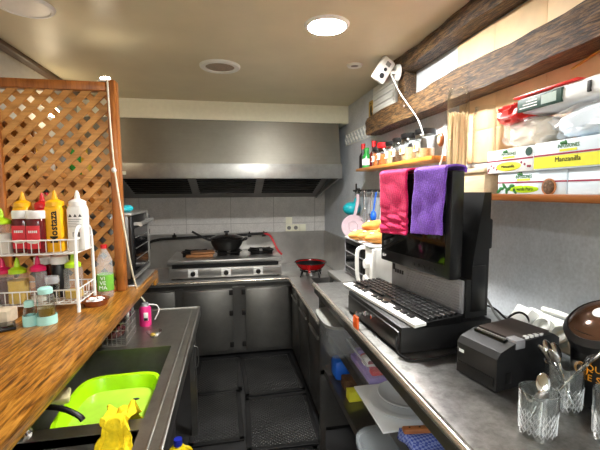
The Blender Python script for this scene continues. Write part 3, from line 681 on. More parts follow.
for k, (x, lab) in enumerate(((-0.888, 'left of two white-lidded dark ketchup jars, partly hidden'), (-0.822, 'front white-lidded ketchup jar with full red label'))):
    o = squeeze(lab, x, 1.815-0.025*k, ZU, 'ketchup', 'white', 0.155, 0.037, 3.2, name='ketchup_jar', nozzle=False)
    l = MB().box((-0.026, -0.0395, 0.02), (0.026, -0.0372, 0.118), 0.001).build('label', 'label_red', o)
    MB().ball((0, -0.0395, 0.05), (0.024, 0.0015, 0.008)).build('label_badge', 'creamsauce', o)
    q = MB()
    for j in range(5): q.box((-0.017+j*0.007, -0.0405, 0.088), (-0.012+j*0.007, -0.0392, 0.098))
    q.build('label_marks', 'whiteink', o)
squeeze('clear bottle of dark maroon sauce with magenta cap, lower tier', -0.972, 1.80, ZL, 'sauceclear', 'magenta', 0.135, 0.036, None, 'brown', 0.105)
squeeze('clear bottle of mustard-yellow sauce with lime cap, lower tier', -0.910, 1.79, ZL, 'sauceclear', 'lime', 0.135, 0.034, 4, 'mustard', 0.10)
squeeze('tilted looking white-lidded dark jar behind the yellow sauce', -0.860, 1.90, ZL, 'ketchup', 'white', 0.155, 0.033, nozzle=False)
squeeze('clear pale bottle with magenta cap behind the mint cruet', -0.835, 1.80, ZL, 'sauceclear', 'magenta', 0.14, 0.032, None, 'creamsauce', 0.02)
squeeze('black jar with white lid on lower tier of rack', -0.776, 1.87, ZL, 'black', 'white', 0.16, 0.034, nozzle=False)
o = squeeze('small empty glass jar in front of the black jar', -0.775, 1.785, ZL, 'glass', 'clear', 0.085, 0.026, nozzle=False)
squeeze('clear square bottle with lime cap and white nozzle, rack right end', -0.706, 1.83, ZL, 'sauceclear', 'lime', 0.145, 0.034, 4, 'mustard', 0.035)
t = thing('oil_vinegar_set', 'mint green holder with two glass cruets before the rack', 'cruet', (-0.742, 1.615, 1.08), 0.25)
MB().lathe([(0, 0), (0.036, 0), (0.037, 0.008), (0.036, 0.035), (0.033, 0.035), (0.033, 0.01), (0, 0.008)], (0.012, 0, 0)).lathe([(0, 0), (0.024, 0), (0.025, 0.008), (0.024, 0.042), (0.022, 0.042), (0.022, 0.01), (0, 0.008)], (-0.044, 0.0, 0)).build('holder', 'mint', t)
for x, r, h, f in ((0.012, 0.031, 0.122, 0.065), (-0.044, 0.020, 0.075, 0.03)):
    c = MB().lathe([(0, 0.012), (r, 0.012), (r, h*0.85), (r*0.8, h), (r*0.6, h+0.012)], (x, 0, 0)).build('cruet', 'glass', t)
    MB().lathe([(0, 0.014), (r*0.93, 0.014), (r*0.93, f), (0, f)], (x, 0, 0)).build('liquid', 'oil' if r > 0.03 else 'brown', c)
    MB().lathe([(r*0.82, h), (r*0.82, h+0.02), (r*0.6, h+0.025), (0, h+0.026)], (x, 0, 0)).build('cap', 'mint', c)
t = thing('water_bottle', 'clear plastic bottle with red cap beside the lattice post', 'bottle', (-0.622, 1.985, 1.08))
MB().lathe([(0, 0), (0.034, 0), (0.037, 0.012), (0.035, 0.05), (0.037, 0.06), (0.037, 0.15), (0.034, 0.19), (0.014, 0.235), (0.013, 0.25)]).build('bottle_body', 'film', t)
MB().lathe([(0.038, 0.035), (0.038, 0.115)]).build('label', 'greenlab', t)
for k, s_ in enumerate(('VI', 'VE', 'MA')): text(s_, 0.026, 'whiteink', t, (0.0, -0.0392, 0.099-k*0.023), 'front')
MB().lathe([(0.015, 0.243), (0.015, 0.262), (0, 0.263)]).build('cap', 'red', t)
t = thing('clay_dish', 'brown glazed clay dish holding sugar packets on bar', 'dish', (-0.626, 1.85, 1.08))
MB().lathe([(0, 0), (0.048, 0), (0.057, 0.02), (0.059, 0.028), (0.053, 0.024), (0.045, 0.006), (0, 0.006)]).build('dish', 'terracotta', t)
for k, (x, y, r) in enumerate(((-0.02, 0.005, 0.3), (0.012, -0.015, 1.1), (0.015, 0.02, 2.2), (-0.005, -0.01, 1.9))): MB().box((-0.022, -0.012, 0), (0.022, 0.012, 0.004), 0.0015, mat=Matrix.Translation((x, y, 0.016+0.004*k)) @ Matrix.Rotation(r, 4, 'Z') @ Matrix.Rotation(0.12, 4, 'X')).build('packet', 'paper', t)
tag(MB().box((-0.05, -0.04, 0), (0.03, 0.04, 0.055), 0.006).build('beige_block', plain('beige_stone', srgb(196, 180, 156), 0.8, var=0.15), loc=(-0.905, 1.665, 1.08)), 'pale beige block on bar at the left edge', 'block')
t = thing('card_reader', 'small black device lying on bar by mint cruets', 'device', (-0.865, 1.585, 1.08), 0.5)
MB().box((-0.035, -0.05, 0), (0.035, 0.05, 0.012), 0.004).build('case', 'black', t); MB().box((-0.028, -0.04, 0.012), (0.028, 0.04, 0.0135), 0.001).build('screen', 'screen', t)

# ------------------------------------------------------------------ right: bar-height counter
t = thing('bar_counter', 'long narrow stainless counter with bright rolled edge on right', 'counter', (0, 0, 0))
HB = 1.10
MB().box((0.44, 0.1, HB-0.045), (1.075, 1.96, HB), 0.004).build('worktop', 'barsteel', t)
MB().cyl((0.446, 0.1, HB-0.008), (0.438, 1.96, HB-0.008), 0.012, seg=14).build('rolled_edge', 'rim', t)
MB().box((0.438, 0.1, HB-0.05), (0.448, 1.955, HB-0.012)).build('apron', 'darksteel', t)
for y in (1.86, 0.2):
    for x in (0.46, 1.04): MB().box((x-0.014, y-0.018, 0), (x+0.014, y+0.018, HB-0.045)).build('leg', 'darksteel', t)
MB().box((0.50, 0.2, 0.83), (1.05, 1.9, 0.85)).box((0.49, 0.2, 0.815), (0.50, 1.9, 0.855)).build('upper_shelf', 'darksteel', t)
MB().box((0.475, 0.2, 0.64), (1.05, 1.9, 0.66)).box((0.465, 0.2, 0.635), (0.475, 1.9, 0.668)).build('lower_shelf', 'darksteel', t)
for z, n in ((0.838, 1), (0.648, 2)): MB().box((0.446, 1.842, z-0.012), (0.51, 1.878, z+0.012)).build('shelf_bracket', 'darksteel', t)
t = thing('appliance_riser', 'small steel stand at counter end under the white oven', 'stand', (0, 0, 0.77))
MB().box((0.60, 1.965, 0.30), (1.06, 2.29, 0.325), 0.003).build('top', 'steely', t)
for x in (0.62, 1.04):
    for y in (2.282-0.01,): MB().box((x-0.012, y-0.012, 0.0), (x+0.012, y+0.012, 0.30)).build('leg', 'steel', t)

# monitor, tower, towels
yw = math.atan2(0.06, 0.406)
t = thing('touch_monitor', 'black desktop monitor facing the aisle above keyboard', 'monitor', (0.65, 1.273, 1.312), yw)
# local: x = depth away from aisle, y along the screen
MB().box((0, -0.207, 0.0), (0.05, 0.207, 0.35), 0.006).build('bezel', 'black', t)
MB().box((-0.002, -0.185, 0.045), (0.001, 0.185, 0.33), 0.001).build('screen', 'screen', t)
MB().box((0.05, -0.17, 0.03), (0.062, 0.17, 0.32), 0.006).build('back_shell', 'blackm', t)
q = MB()
for k in range(5): q.cyl((-0.003, -0.02-k*0.028, 0.02), (0.001, -0.02-k*0.028, 0.02), 0.007, seg=12)
q.build('buttons', 'blackm', t)
text('ELO', 0.014, 'whiteink', t, (-0.0008, 0.18, 0.022), 'left')
t = thing('desktop_computer', 'black computer base with ribbed silver front carrying the monitor', 'computer', (0.703, 1.273, HB+0.0875), yw)
MB().prism([(0.002, -0.215, 0), (0.002, -0.215, 0.125), (0.02, -0.215, 0.125), (0.028, -0.215, 0.2), (0.062, -0.215, 0.405), (0.09, -0.215, 0.405), (0.09, -0.215, 0)], (0, 0.42, 0)).build('case', 'blackm', t)
fp = MB().box((-0.008, -0.208, 0.012), (0.002, 0.2, 0.122), 0.003).build('front_panel', 'silver', t)
q = MB()
for k in range(11): q.box((-0.012, -0.2, 0.02+k*0.009), (-0.006, 0.09, 0.0245+k*0.009))
q.build('ribs', 'silver', fp)
q = MB()
for k in range(4): q.box((-0.0105, 0.115+k*0.016, 0.075), (-0.0075, 0.124+k*0.016, 0.09))
q.box((-0.0105, 0.175, 0.085), (-0.0075, 0.187, 0.11)).build('ports', 'black', fp)
MB().box((0.09, -0.21, 0.22), (0.108, -0.1, 0.32), 0.006).build('rear_bracket', 'blackm', t)
MB().box((0.022, -0.217, 0.02), (0.078, -0.214, 0.17), 0.001).build('side_inset', 'black', t)
def towel(label, m, y0, y1, zb0, zb1, name, seed):
    t0 = Matrix.Translation((0.65, 1.273, 1.312)) @ Matrix.Rotation(yw, 4, 'Z')
    def fn(u, v):
        y = y0+(y1-y0)*u
        front = 0.356-(zb0+(zb1-zb0)*u); tot = front+0.06+0.012
        s_ = v*tot
        wob = 0.003*math.sin(u*7+seed)*(1-v)+0.0015*math.sin(v*17+u*3+seed)+0.0012*math.sin(u*61+v*97)*math.sin(v*143-u*31)
        if seed > 2 and v < 0.35: wob += 0.006*math.sin(v*60+u*4)*(0.35-v)*2
        if s_ < front: p = (-0.012-abs(wob)-0.003, y, 0.356-front+s_)
        elif s_ < front+0.06:
            a = (s_-front)/0.06*PI; p = (0.025-0.04*math.cos(a), y, 0.356+0.011*math.sin(a))
        else: p = (0.0655, y, 0.356-(s_-front-0.06))
        p = Vector(p)+Vector((0, 0.006*math.sin(v*5+seed), 0)); return t0 @ p
    tag(MB().grid(44, 90, fn, 0.007).build(name, m), label, 'towel')
towel('fluffy pink towel hanging over left half of monitor', 'towel_p', 0.186, 0.004, 0.115, 0.125, 'microfibre_towel', 4.0)
towel('fluffy purple towel hanging over right half of monitor', 'towel_v', -0.034, -0.192, 0.135, 0.145, 'microfibre_towel', 1.0)

# cash drawer, keyboard
t = thing('cash_drawer', 'black cash drawer with a key under the keyboard', 'cash drawer', (0.481, 1.245, HB), math.atan2(0.023, 0.442))
MB().box((0.006, -0.221, 0.006), (0.325, 0.221, 0.087), 0.003).build('case', 'blackm', t)
MB().box((0.0, -0.212, 0.012), (0.01, 0.212, 0.072), 0.003).build('drawer_front', 'black', t)
f = MB()
for x in (0.03, 0.27):
    for y in (-0.19, 0.19): f.cyl((x, y, 0), (x, y, 0.008), 0.012)
f.build('feet', 'black', t)
lk = MB().cyl((-0.006, 0.03, 0.05), (0.002, 0.03, 0.05), 0.011).build('lock', 'chrome', t)
k_ = MB().box((-0.03, 0.028, 0.044), (-0.006, 0.032, 0.056), 0.001).cyl((-0.036, 0.027, 0.05), (-0.036, 0.033, 0.05), 0.011).build('key', 'chrome', t)
MB().box((-0.044, 0.008, -0.022), (-0.034, 0.05, 0.046), 0.006).build('key_tag', 'orange', k_)
MB().cyl((-0.004, -0.02, 0.055), (0.002, -0.02, 0.055), 0.008).build('push_lock', 'chrome', t)
kyaw = math.atan2(0.059, 0.524)
t = thing('keyboard', 'black computer keyboard with silver palm rest on the drawer', 'keyboard', (0.505, 1.268, HB+0.0875), kyaw)
MB().prism([(0, -0.262, 0), (0, -0.262, 0.012), (0.045, -0.262, 0.015), (0.17, -0.262, 0.024), (0.17, -0.262, 0)], (0, 0.524, 0)).build('base', 'black', t)
MB().prism([(-0.004, -0.266, 0.004), (-0.004, -0.266, 0.013), (0.036, -0.266, 0.0165), (0.036, -0.266, 0.008)], (0, 0.532, 0)).build('palm_rest', 'white', t)
km = MB().box((-0.0068, -0.0098, 0), (0.0068, 0.0098, 0.007), 0.0018).bm
kme = bpy.data.meshes.new('key'); km.to_mesh(kme); kme.materials.append(M['black'])
tilt = Matrix.Rotation(-0.072, 4, 'Y')
for r in range(6):
    for c in range(16):
        if r == 0 and 3 <= c <= 8:
            if c != 5: continue
        o = bpy.data.objects.new('key', kme); COL.objects.link(o); o.parent = t
        xx = 0.058+r*0.0192
        o.matrix_local = Matrix.Translation((xx, 0.241-c*0.032, 0.0158+(xx-0.045)*0.072)) @ tilt @ Matrix.Diagonal((1, 5.2 if (r == 0 and c == 5) else 1.42, 1, 1))
for k in range(11):
    y = 0.2-k*0.04
    if k in (3, 7): continue
    MB().box((0.017, y-0.014, 0.0145), (0.032, y+0.014, 0.0205), 0.001).build('media_key', 'black', t)
tag(MB().tube([(0.5, 1.045, 1.165), (0.484, 1.035, 1.14), (0.483, 1.01, 1.109), (0.52, 0.97, 1.106), (0.62, 0.985, 1.106), (0.72, 1.03, 1.106)], 0.0035, 6, 3).build('keyboard_cable', 'black'), 'thin black cable looping from keyboard down onto the counter', 'cable')

# receipt printer
t = thing('receipt_printer', 'black receipt printer standing on steel counter', 'printer', (0.621, 0.845, HB), 0.2)
MB().prism([(0, -0.064, 0.002), (0, -0.064, 0.084), (0.012, -0.064, 0.1), (0.06, -0.064, 0.116), (0.2, -0.064, 0.122), (0.225, -0.064, 0.108), (0.225, -0.064, 0.002)], (0, 0.128, 0)).build('body', 'blackm', t)
MB().prism([(0.068, -0.056, 0.116), (0.068, -0.056, 0.122), (0.195, -0.056, 0.1275), (0.195, -0.056, 0.12)], (0, 0.112, 0)).build('top_cover', plain('dark_brown_cover', srgb(66, 58, 54), 0.3), t)
MB().box((0.046, -0.042, 0.110), (0.062, 0.05, 0.1185)).build('paper_slot', 'black', t)
MB().box((0.051, -0.04, 0.114), (0.056, 0.046, 0.122)).build('paper_cutter', 'steel', t)
MB().box((0.062, -0.066, 0.1), (0.094, -0.034, 0.123), 0.002).build('release_tab', 'silver', t)
q = MB()
for k in range(4): q.box((0.104+k*0.018, -0.06, 0.12), (0.114+k*0.018, -0.05, 0.126))
q.build('indicator_marks', 'whiteink', t)
MB().box((0.03, -0.0665, 0.016), (0.05, -0.0635, 0.046), 0.002).build('power_switch', 'black', t)
MB().box((-0.0012, 0.04, 0.06), (0.001, 0.056, 0.068)).build('maker_badge', 'whiteink', t)
MB().box((-0.002, -0.056, 0.014), (0.001, 0.058, 0.034)).build('front_seam', 'black', t)

# glasses with cutlery
def tumbler(label, loc, r, h, spoons, seed):
    t = thing('glass_tumbler', label, 'glass', loc, seed, 'cut glass tumblers')
    MB().lathe([(0, 0), (r*0.86, 0), (r*0.9, 0.006), (r, h), (r*0.94, h), (r*0.84, 0.014), (0, 0.012)], seg=32).build('glass_wall', 'glass', t)
    q = MB()
    for j in range(5):
        for k in range(20):
            a = 2*PI*(k+0.5*(j % 2))/20; z = 0.016+j*0.0092; R = r*(0.905+0.09*z/h)
            pts = [(R*math.cos(a+da), R*math.sin(a+da), z+dz) for da, dz in ((-0.12, 0), (0, 0.0068), (0.12, 0), (0, -0.0068))]
            q.tube(pts, 0.0007, 4, closed=True)
    q.build('cut_pattern', clear('cut_glass_ridges', (0.95, 0.98, 1.0), 0.3, 0.05), t)
    rnd = random.Random(seed)
    for k in range(spoons):
        a = rnd.uniform(0, 6.28); b_ = a+PI+rnd.uniform(-0.5, 0.5); ra = r*0.6; rb = r*0.8
        p0 = Vector((ra*math.cos(a), ra*math.sin(a), 0.018)); p1 = Vector((rb*math.cos(b_), rb*math.sin(b_), h*0.98))
        d = (p1-p0); L = h*rnd.uniform(1.1, 1.35) if spoons > 2 else h*1.0; e = p0+d.normalized()*L
        c = thing('teaspoon', 'metal spoon standing in '+label, 'spoon', (0, 0, 0), 0, 'spoons in the tumblers')
        c.parent = None
        W = Matrix.Translation(loc) @ Matrix.Rotation(seed, 4, 'Z')
        P0, E = W @ p0, W @ e; c.location = P0
        rel = E-P0
        MB().tube([(0, 0, 0), rel*0.5+Vector((0.002, 0, 0)), rel*0.85], 0.0026, 6, 1).build('handle', 'chrome', c)
        mm = rel.to_track_quat('Z', 'Y').to_matrix().to_4x4()
        MB().ball(rel, (0.013, 0.005, 0.022), 14, mm).build('spoon_bowl', 'chrome', c)
tumbler('front cut-glass tumbler on counter with one or two spoons', (0.610, 0.630, HB), 0.037, 0.094, 2, 0.4)
tumbler('second cut-glass tumbler, full of cutlery, touching the printer side', (0.742, 0.700, HB), 0.040, 0.105, 7, 1.7)
tumbler('third cut-glass tumbler cut off by right edge of photo', (0.742, 0.585, HB), 0.036, 0.10, 1, 2.9)

# coffee tin / grinder
t = thing('coffee_machine', 'round black espresso machine with brown dome at right edge', 'coffee machine', (0.862, 0.70, HB), 0.0)
MB().lathe([(0, 0), (0.066, 0), (0.07, 0.01), (0.074, 0.12), (0.078, 0.16), (0.078, 0.175), (0, 0.175)], seg=40).build('body', 'black', t)
tm = Matrix.Translation((-0.005, 0, 0.175)) @ Matrix.Rotation(-0.55, 4, 'Y')
MB().lathe([(0.07, -0.03), (0.086, -0.01), (0.086, 0.02), (0.074, 0.032), (0.07, 0.03)], seg=40, mat=tm).build('bezel', 'blackm', t)
cv = MB().lathe([(0.075, 0.028), (0.055, 0.042), (0.025, 0.048), (0, 0.049)], seg=40, mat=tm).build('dome_cover', 'bronze', t)
MB().lathe([(0, 0.050), (0.016, 0.050), (0.016, 0.052), (0, 0.052)], mat=tm).build('logo_disc', 'whiteink', cv)
def wrap(s_, size, z, mat_, a0, R):
    for i, ch in enumerate(s_):
        if ch == ' ': continue
        a = a0+i*size*0.78/R; n = Vector((math.cos(a), math.sin(a), 0)); X = Vector((-math.sin(a), math.cos(a), 0))
        text(ch, size, mat_, t, n*R+Vector((0, 0, z)), None, xy=(X, (0, 0, 1)))
wrap('QUALITA', 0.021, 0.098, 'gold', PI+0.25, 0.0748); wrap('ESPRESSO', 0.021, 0.074, 'gold', PI+0.25, 0.0735)
a = PI-0.03; n = Vector((math.cos(a), math.sin(a), 0))
MB().cyl(n*0.07+Vector((0, 0, 0.088)), n*0.0752+Vector((0, 0, 0.088)), 0.016).build('gold_badge', 'gold', t)
MB().cyl(n*0.0745+Vector((0, 0, 0.088)), n*0.0762+Vector((0, 0, 0.088)), 0.009).build('badge_centre', 'black', t)

# power strip and cables
t = thing('power_strip', 'white four-way power strip lying by right wall', 'power strip', (1.015, 0.97, HB), -0.05)
tm = Matrix.Translation((0, 0, 0.04)) @ Matrix.Rotation(-0.95, 4, 'Y')
MB().box((-0.046, -0.15, 0.0), (0.046, 0.15, 0.03), 0.01, mat=tm).build('strip_body', 'offwhite', t)
for k in range(4):
    MB().lathe([(0.02, 0.004), (0.033, 0.0), (0.033, 0.022), (0.027, 0.024), (0.024, 0.008), (0, 0.006)], mat=tm @ Matrix.Translation((-0.008, 0.112-k*0.072, 0.028))).build('outlet', 'offwhite', t)
MB().box((-0.04, 0.08, 0.03), (0.028, 0.148, 0.075), 0.006, mat=tm).build('plug_adapter', 'white', t)
MB().tube([tm @ Vector(p) for p in ((0.052, -0.12, 0.03), (0.058, 0.0, 0.036), (0.052, 0.09, 0.03))], 0.010, 8, 1).build('side_rail', 'offwhite', t)
def cable(label, pts, m='black', r=0.004, name='power_cable'): tag(MB().tube(pts, r, 6, 3).build(name, m), label, 'cable')
cable('black cable arched over behind the receipt printer', [(0.87, 1.28, 1.106), (0.90, 1.24, 1.17), (0.93, 1.18, 1.18), (0.95, 1.13, 1.14), (0.93, 1.1, 1.17), (0.94, 1.06, 1.2), (0.97, 1.05, 1.17), (0.96, 1.08, 1.106)])
cable('grey cable falling from computer towards the power strip', [(0.90, 1.21, 1.24), (0.89, 1.17, 1.22), (0.90, 1.12, 1.16), (0.93, 1.09, 1.12), (0.96, 1.04, 1.108)], 'greypl')
cable('black looped cable on counter between computer and printer', [(0.85, 1.19, 1.106), (0.82, 1.12, 1.11), (0.88, 1.06, 1.108), (0.93, 1.11, 1.107), (0.87, 1.16, 1.108), (0.84, 1.1, 1.112)])
cable('black cables lying on counter beside the coffee machine', [(0.86, 0.88, 1.107), (0.84, 0.82, 1.106), (0.81, 0.76, 1.106), (0.80, 0.66, 1.106), (0.80, 0.6, 1.106)])

# ------------------------------------------------------------------ microwave-style oven with bread
t = thing('mini_oven', 'white mini oven with loop handle behind the monitor', 'oven', (0.69, 1.73, HB), 0.0)
MB().box((0.01, 0.0, 0.01), (0.34, 0.46, 0.215), 0.004).build('case', 'white', t)
f = MB()
for x in (0.03, 0.30):
    for y in (0.03, 0.43): f.cyl((x, y, 0), (x, y, 0.012), 0.012)
f.build('feet', 'black', t)
d = MB().box((-0.004, 0.14, 0.012), (0.01, 0.46, 0.21), 0.002).build('door', 'black', t)
MB().box((-0.006, 0.16, 0.03), (-0.003, 0.44, 0.19)).build('door_window', 'screen', d)
MB().box((-0.008, 0.446, 0.012), (-0.003, 0.46, 0.21)).box((-0.008, 0.14, 0.05), (-0.003, 0.46, 0.056)).box((-0.008, 0.14, 0.135), (-0.003, 0.46, 0.141)).build('door_rails', 'silver', d)
MB().tube([(0.0, 0.115, 0.012), (-0.045, 0.115, 0.014), (-0.05, 0.115, 0.185), (-0.035, 0.112, 0.206), (0.0, 0.105, 0.206)], 0.011, 8, 2).build('handle', 'white', d)
cp = MB().box((-0.008, 0.0, 0.012), (0.01, 0.10, 0.21), 0.002).build('control_panel', 'white', t)
for z in (0.05, 0.13): MB().cyl((-0.03, 0.055, z), (-0.006, 0.055, z), 0.024, 0.026).build('knob', 'white', cp)
tag(MB().box((0, 0, 0), (0.36, 0.44, 0.012), 0.004).build('bread_tray', 'china', loc=(0.675, 1.74, HB+0.216)), 'white rectangular tray on top of the mini oven', 'tray')
for k, (x, y, z, L, a, lab) in enumerate(((0.72, 1.96, 0.028, 0.13, 0.9, 'front left baguette piece with cut end'), (0.75, 1.88, 0.03, 0.12, 0.7, 'middle baguette piece at front of the tray'), (0.76, 1.80, 0.028, 0.11, 0.5, 'right baguette piece half hidden behind pink towel'), (0.82, 2.0, 0.075, 0.16, 1.0, 'long baguette lying on top of the other pieces'), (0.86, 1.86, 0.065, 0.14, 0.8, 'rear baguette behind the pink towel edge'))):
    t = thing('baguette', lab, 'bread', (x, y, HB+0.228+z-0.028), 0, 'baguettes on the tray')
    mm = Matrix.Rotation(a-0.5, 4, 'Z')
    MB().ball((0, 0, 0.030), (L*0.85, 0.033, 0.030), 20, mm).build('crust', 'bread', t)
    for j in (-0.5, 0, 0.5): MB().ball(mm @ Vector((j*L, 0, 0.056)), (0.02, 0.007, 0.004), 10, mm @ Matrix.Rotation(0.6, 4, 'Z')).build('scored_crumb', 'creamsauce', t)

# ------------------------------------------------------------------ right wall: beams, shelf, utensils
t = thing('wooden_beam', 'rough dark wooden beam on right wall, lower of two', 'beam', (0, 0, 0))
rn = random.Random(3)
def beam(y0, y1, x0, z0, z1, nm):
    n = 46; prof = []
    def fn(u, v):
        y = y0+(y1-y0)*u; k = v*4
        ks = [(1.078, z0), (x0, z0), (x0, z1), (1.078, z1), (1.078, z0)]
        i = min(int(k), 3); f = k-i; a, b_ = ks[i], ks[i+1]
        x = a[0]+(b_[0]-a[0])*f; z = a[1]+(b_[1]-a[1])*f
        if x < 1.05: x += 0.006*math.sin(y*7+z*30)+0.004*math.sin(y*31+z*90); z += 0.004*math.sin(y*9)
        return (x, y, z)
    q = MB().grid(n, 41, fn)
    q.prism([(x0+0.005, y1-0.002, z0), (1.078, y1-0.002, z0), (1.078, y1-0.002, z1), (x0+0.005, y1-0.002, z1)], (0, 0.006, 0)); return q
beam(0.1, 2.61, 0.97, 2.0, 2.115, 'a').build('timber', 'beam', t)
MB().ball((0.965, 2.0, 2.07), 0.006).build('nail', 'silver', t)
t = thing('wooden_beam', 'dark wooden beam on right wall touching the ceiling, upper', 'beam', (0, 0, 0))
beam(0.1, 2.17, 0.98, 2.285, 2.368, 'b').build('timber', 'beam', t)
tag(MB().box((1.0, 2.08, 2.11), (1.078, 2.165, 2.285), 0.004).build('wooden_strut', 'beam'), 'short upright wooden block between the two dark beams', 'beam')
t = thing('security_camera', 'white square security camera on round mount near ceiling', 'camera', (0.985, 2.12, 2.285))
MB().cyl((-0.005, 0, 0), (-0.018, 0, 0), 0.048, 0.044, 28).build('mount_disc', 'white', t)
MB().tube([(-0.015, 0, 0), (-0.05, -0.0, 0.0), (-0.075, 0.02, 0.01)], 0.009).build('arm', 'white', t)
cm = Matrix.Translation((-0.1, -0.005, 0.008)) @ Matrix.Rotation(0.15, 4, 'Z') @ Matrix.Rotation(0.25, 4, 'X') @ Matrix.Rotation(0.5, 4, 'Y')
MB().box((-0.042, -0.02, -0.068), (0.042, 0.02, 0.068), 0.01, mat=cm).build('camera_body', 'white', t)
q = MB()
for z, r in ((-0.035, 0.015), (0.004, 0.010)): q.cyl(cm @ Vector((0.0, -0.024, z)), cm @ Vector((0.0, -0.018, z)), r)
q.build('lens', 'black', t)
MB().box((-0.015, -0.0215, 0.025), (0.015, -0.019, 0.05), 0.002, mat=cm).build('speaker_grille', 'greypl', t)
MB().tube([(-0.05, 0, -0.01), (-0.04, -0.03, -0.06), (-0.04, -0.09, -0.13), (-0.04, -0.22, -0.24), (-0.035, -0.32, -0.33), (-0.03, -0.36, -0.41)], 0.0032, 6, 3).build('cable', 'white', t)
t = thing('wall_vent', 'white louvred vent panel on wall behind security camera', 'vent', (1.08, 2.5, 2.22))
MB().box((-0.03, -0.19, -0.08), (0.0, 0.19, 0.13), 0.004).build('frame', 'white', t)
for k in range(4): MB().box((-0.04, -0.17, -0.06+k*0.045), (-0.028, 0.17, -0.035+k*0.045), 0.003).build('louvre', 'offwhite', t)
t = thing('wall_sign', 'small ochre plate with dark mark on right wall', 'sign', (1.08, 2.79, 2.21))
MB().box((-0.006, -0.05, -0.065), (0, 0.05, 0.075), 0.002).build('plate', 'ochre', t)
MB().ball((-0.007, 0.0, 0.0), (0.002, 0.018, 0.042)).box((-0.008, -0.03, -0.045), (-0.006, -0.012, -0.02)).box((-0.008, -0.005, 0.05), (-0.006, 0.022, 0.056)).build('symbol', 'ink', t)

t = thing('spice_shelf', 'orange wooden shelf on right wall holding spice jars', 'shelf', (0.945, 1.66, 1.745))
MB().box((0, 0, 0), (0.135, 1.10, 0.02), 0.003).build('board', 'shelfwood', t)
MB().box((0.10, -0.012, -0.03), (0.135, 0.004, 0.13), 0.003).build('end_bracket', 'shelfwood', t)
def jar(label, y, r, h, lid, fill, fh, lidm, lab=True, x=1.003):
    t = thing('spice_jar', label, 'jar', (x, y, 1.765), 0, 'spices on the wall shelf')
    MB().lathe([(0, 0), (r*0.95, 0), (r, 0.006), (r, h*0.9), (r*0.86, h)]).build('jar_wall', 'glass', t)
    MB().lathe([(0, 0.004), (r*0.93, 0.004), (r*0.93, fh), (0, fh)]).build('contents', fill, t)
    MB().lathe([(0, h-0.004), (r*1.0, h-0.004), (r*1.03, h), (r*1.03, h+lid), (r*0.97, h+lid+0.003), (0, h+lid+0.003)]).build('lid', lidm, t)
    if lab:
        MB().box((-r-0.003, -r*0.45, h*0.3), (-r+0.006, r*0.45, h*0.66), 0.001).build('label', 'whiteink', t)
        MB().box((-r-0.004, -r*0.1, h*0.36), (-r-0.002, r*0.35, h*0.58)).build('label_mark', 'orangespice', t)
jar('nearest big black-lidded spice jar, end of shelf', 1.83, 0.052, 0.125, 0.022, 'tanspice', 0.05, 'black')
jar('second big black-lidded jar from the near shelf end', 1.985, 0.056, 0.125, 0.022, 'tanspice', 0.07, 'black')
jar('third black-lidded jar, slimmer, with brown contents', 2.12, 0.048, 0.12, 0.02, 'brownherb', 0.06, 'black')
jar('fourth jar from near end with black lid', 2.23, 0.044, 0.115, 0.02, 'tanspice', 0.08, 'black')
jar('orange spice jar with bright red lid mid shelf', 2.345, 0.05, 0.115, 0.026, 'orangespice', 0.07, 'red')
jar('small orange spice jar with dark lid left of red lid', 2.46, 0.042, 0.105, 0.02, 'orangespice', 0.085, 'blackm')
for y, c, x, lab in ((2.725, 'black', 0.99, 'dark sauce bottle with red cap at far shelf end'), (2.56, 'ketchup', 1.01, 'dark sauce bottle with red cap behind green bottle')):
    t = thing('sauce_bottle', lab, 'bottle', (x, y, 1.765), 0, 'spices on the wall shelf')
    MB().lathe([(0, 0), (0.03, 0), (0.03, 0.09), (0.014, 0.12), (0.013, 0.15)]).build('body', c, t); MB().lathe([(0.016, 0.145), (0.016, 0.185), (0, 0.186)]).build('cap', 'red', t)
t = thing('green_bottle', 'small green bottle with white label on spice shelf', 'bottle', (0.985, 2.635, 1.765), 0, 'spices on the wall shelf')
MB().lathe([(0, 0), (0.032, 0), (0.032, 0.08), (0.018, 0.105), (0.016, 0.12)]).build('body', 'greenglass', t); MB().lathe([(0.018, 0.115), (0.018, 0.145), (0, 0.146)]).build('cap', 'greenglass', t)
MB().lathe([(0.0328, 0.02), (0.0328, 0.065)]).build('label', 'whiteink', t)

t = thing('utensil_rail', 'dark metal rail with hooks on right wall', 'rail', (1.05, 2.45, 1.60))
MB().cyl((0, 0, 0), (0, 0.66, 0), 0.009).box((0, 0.05, -0.02), (0.03, 0.07, 0.02)).box((0, 0.59, -0.02), (0.03, 0.61, 0.02)).box((-0.006, 0.594, -0.02), (0.004, 0.606, 0.06)).build('bar', 'iron', t)
for k in range(5): MB().tube([(-0.0, 0.1+k*0.11, 0.008), (-0.018, 0.1+k*0.11, -0.01), (-0.012, 0.1+k*0.11, -0.045), (-0.028, 0.1+k*0.11, -0.04)], 0.0035, 6, 2).build('hook', 'steel', t)
t = thing('plastic_strainer', 'round pale pink strainer hanging from the rail', 'strainer', (0.985, 2.93, 1.31), 0.0)
dm = Matrix.Rotation(-0.25, 4, 'Z') @ Matrix.Rotation(PI/2, 4, 'X')
MB().lathe([(0, 0), (0.075, 0.0), (0.092, 0.012), (0.096, 0.02), (0.088, 0.02), (0.07, 0.008), (0.045, 0.008), (0.04, 0.013), (0.034, 0.008), (0, 0.008)], seg=36, mat=dm).build('disc', 'palepink', t)
MB().tube([(0.01, -0.005, 0.085), (0.025, -0.01, 0.15), (0.035, -0.015, 0.22), (0.03, -0.015, 0.26)], 0.013, 8, 2).build('handle', 'palepink', t)
t = thing('teal_ladle', 'teal plastic ladle hanging behind the pink strainer', 'ladle', (1.0, 3.02, 1.45))
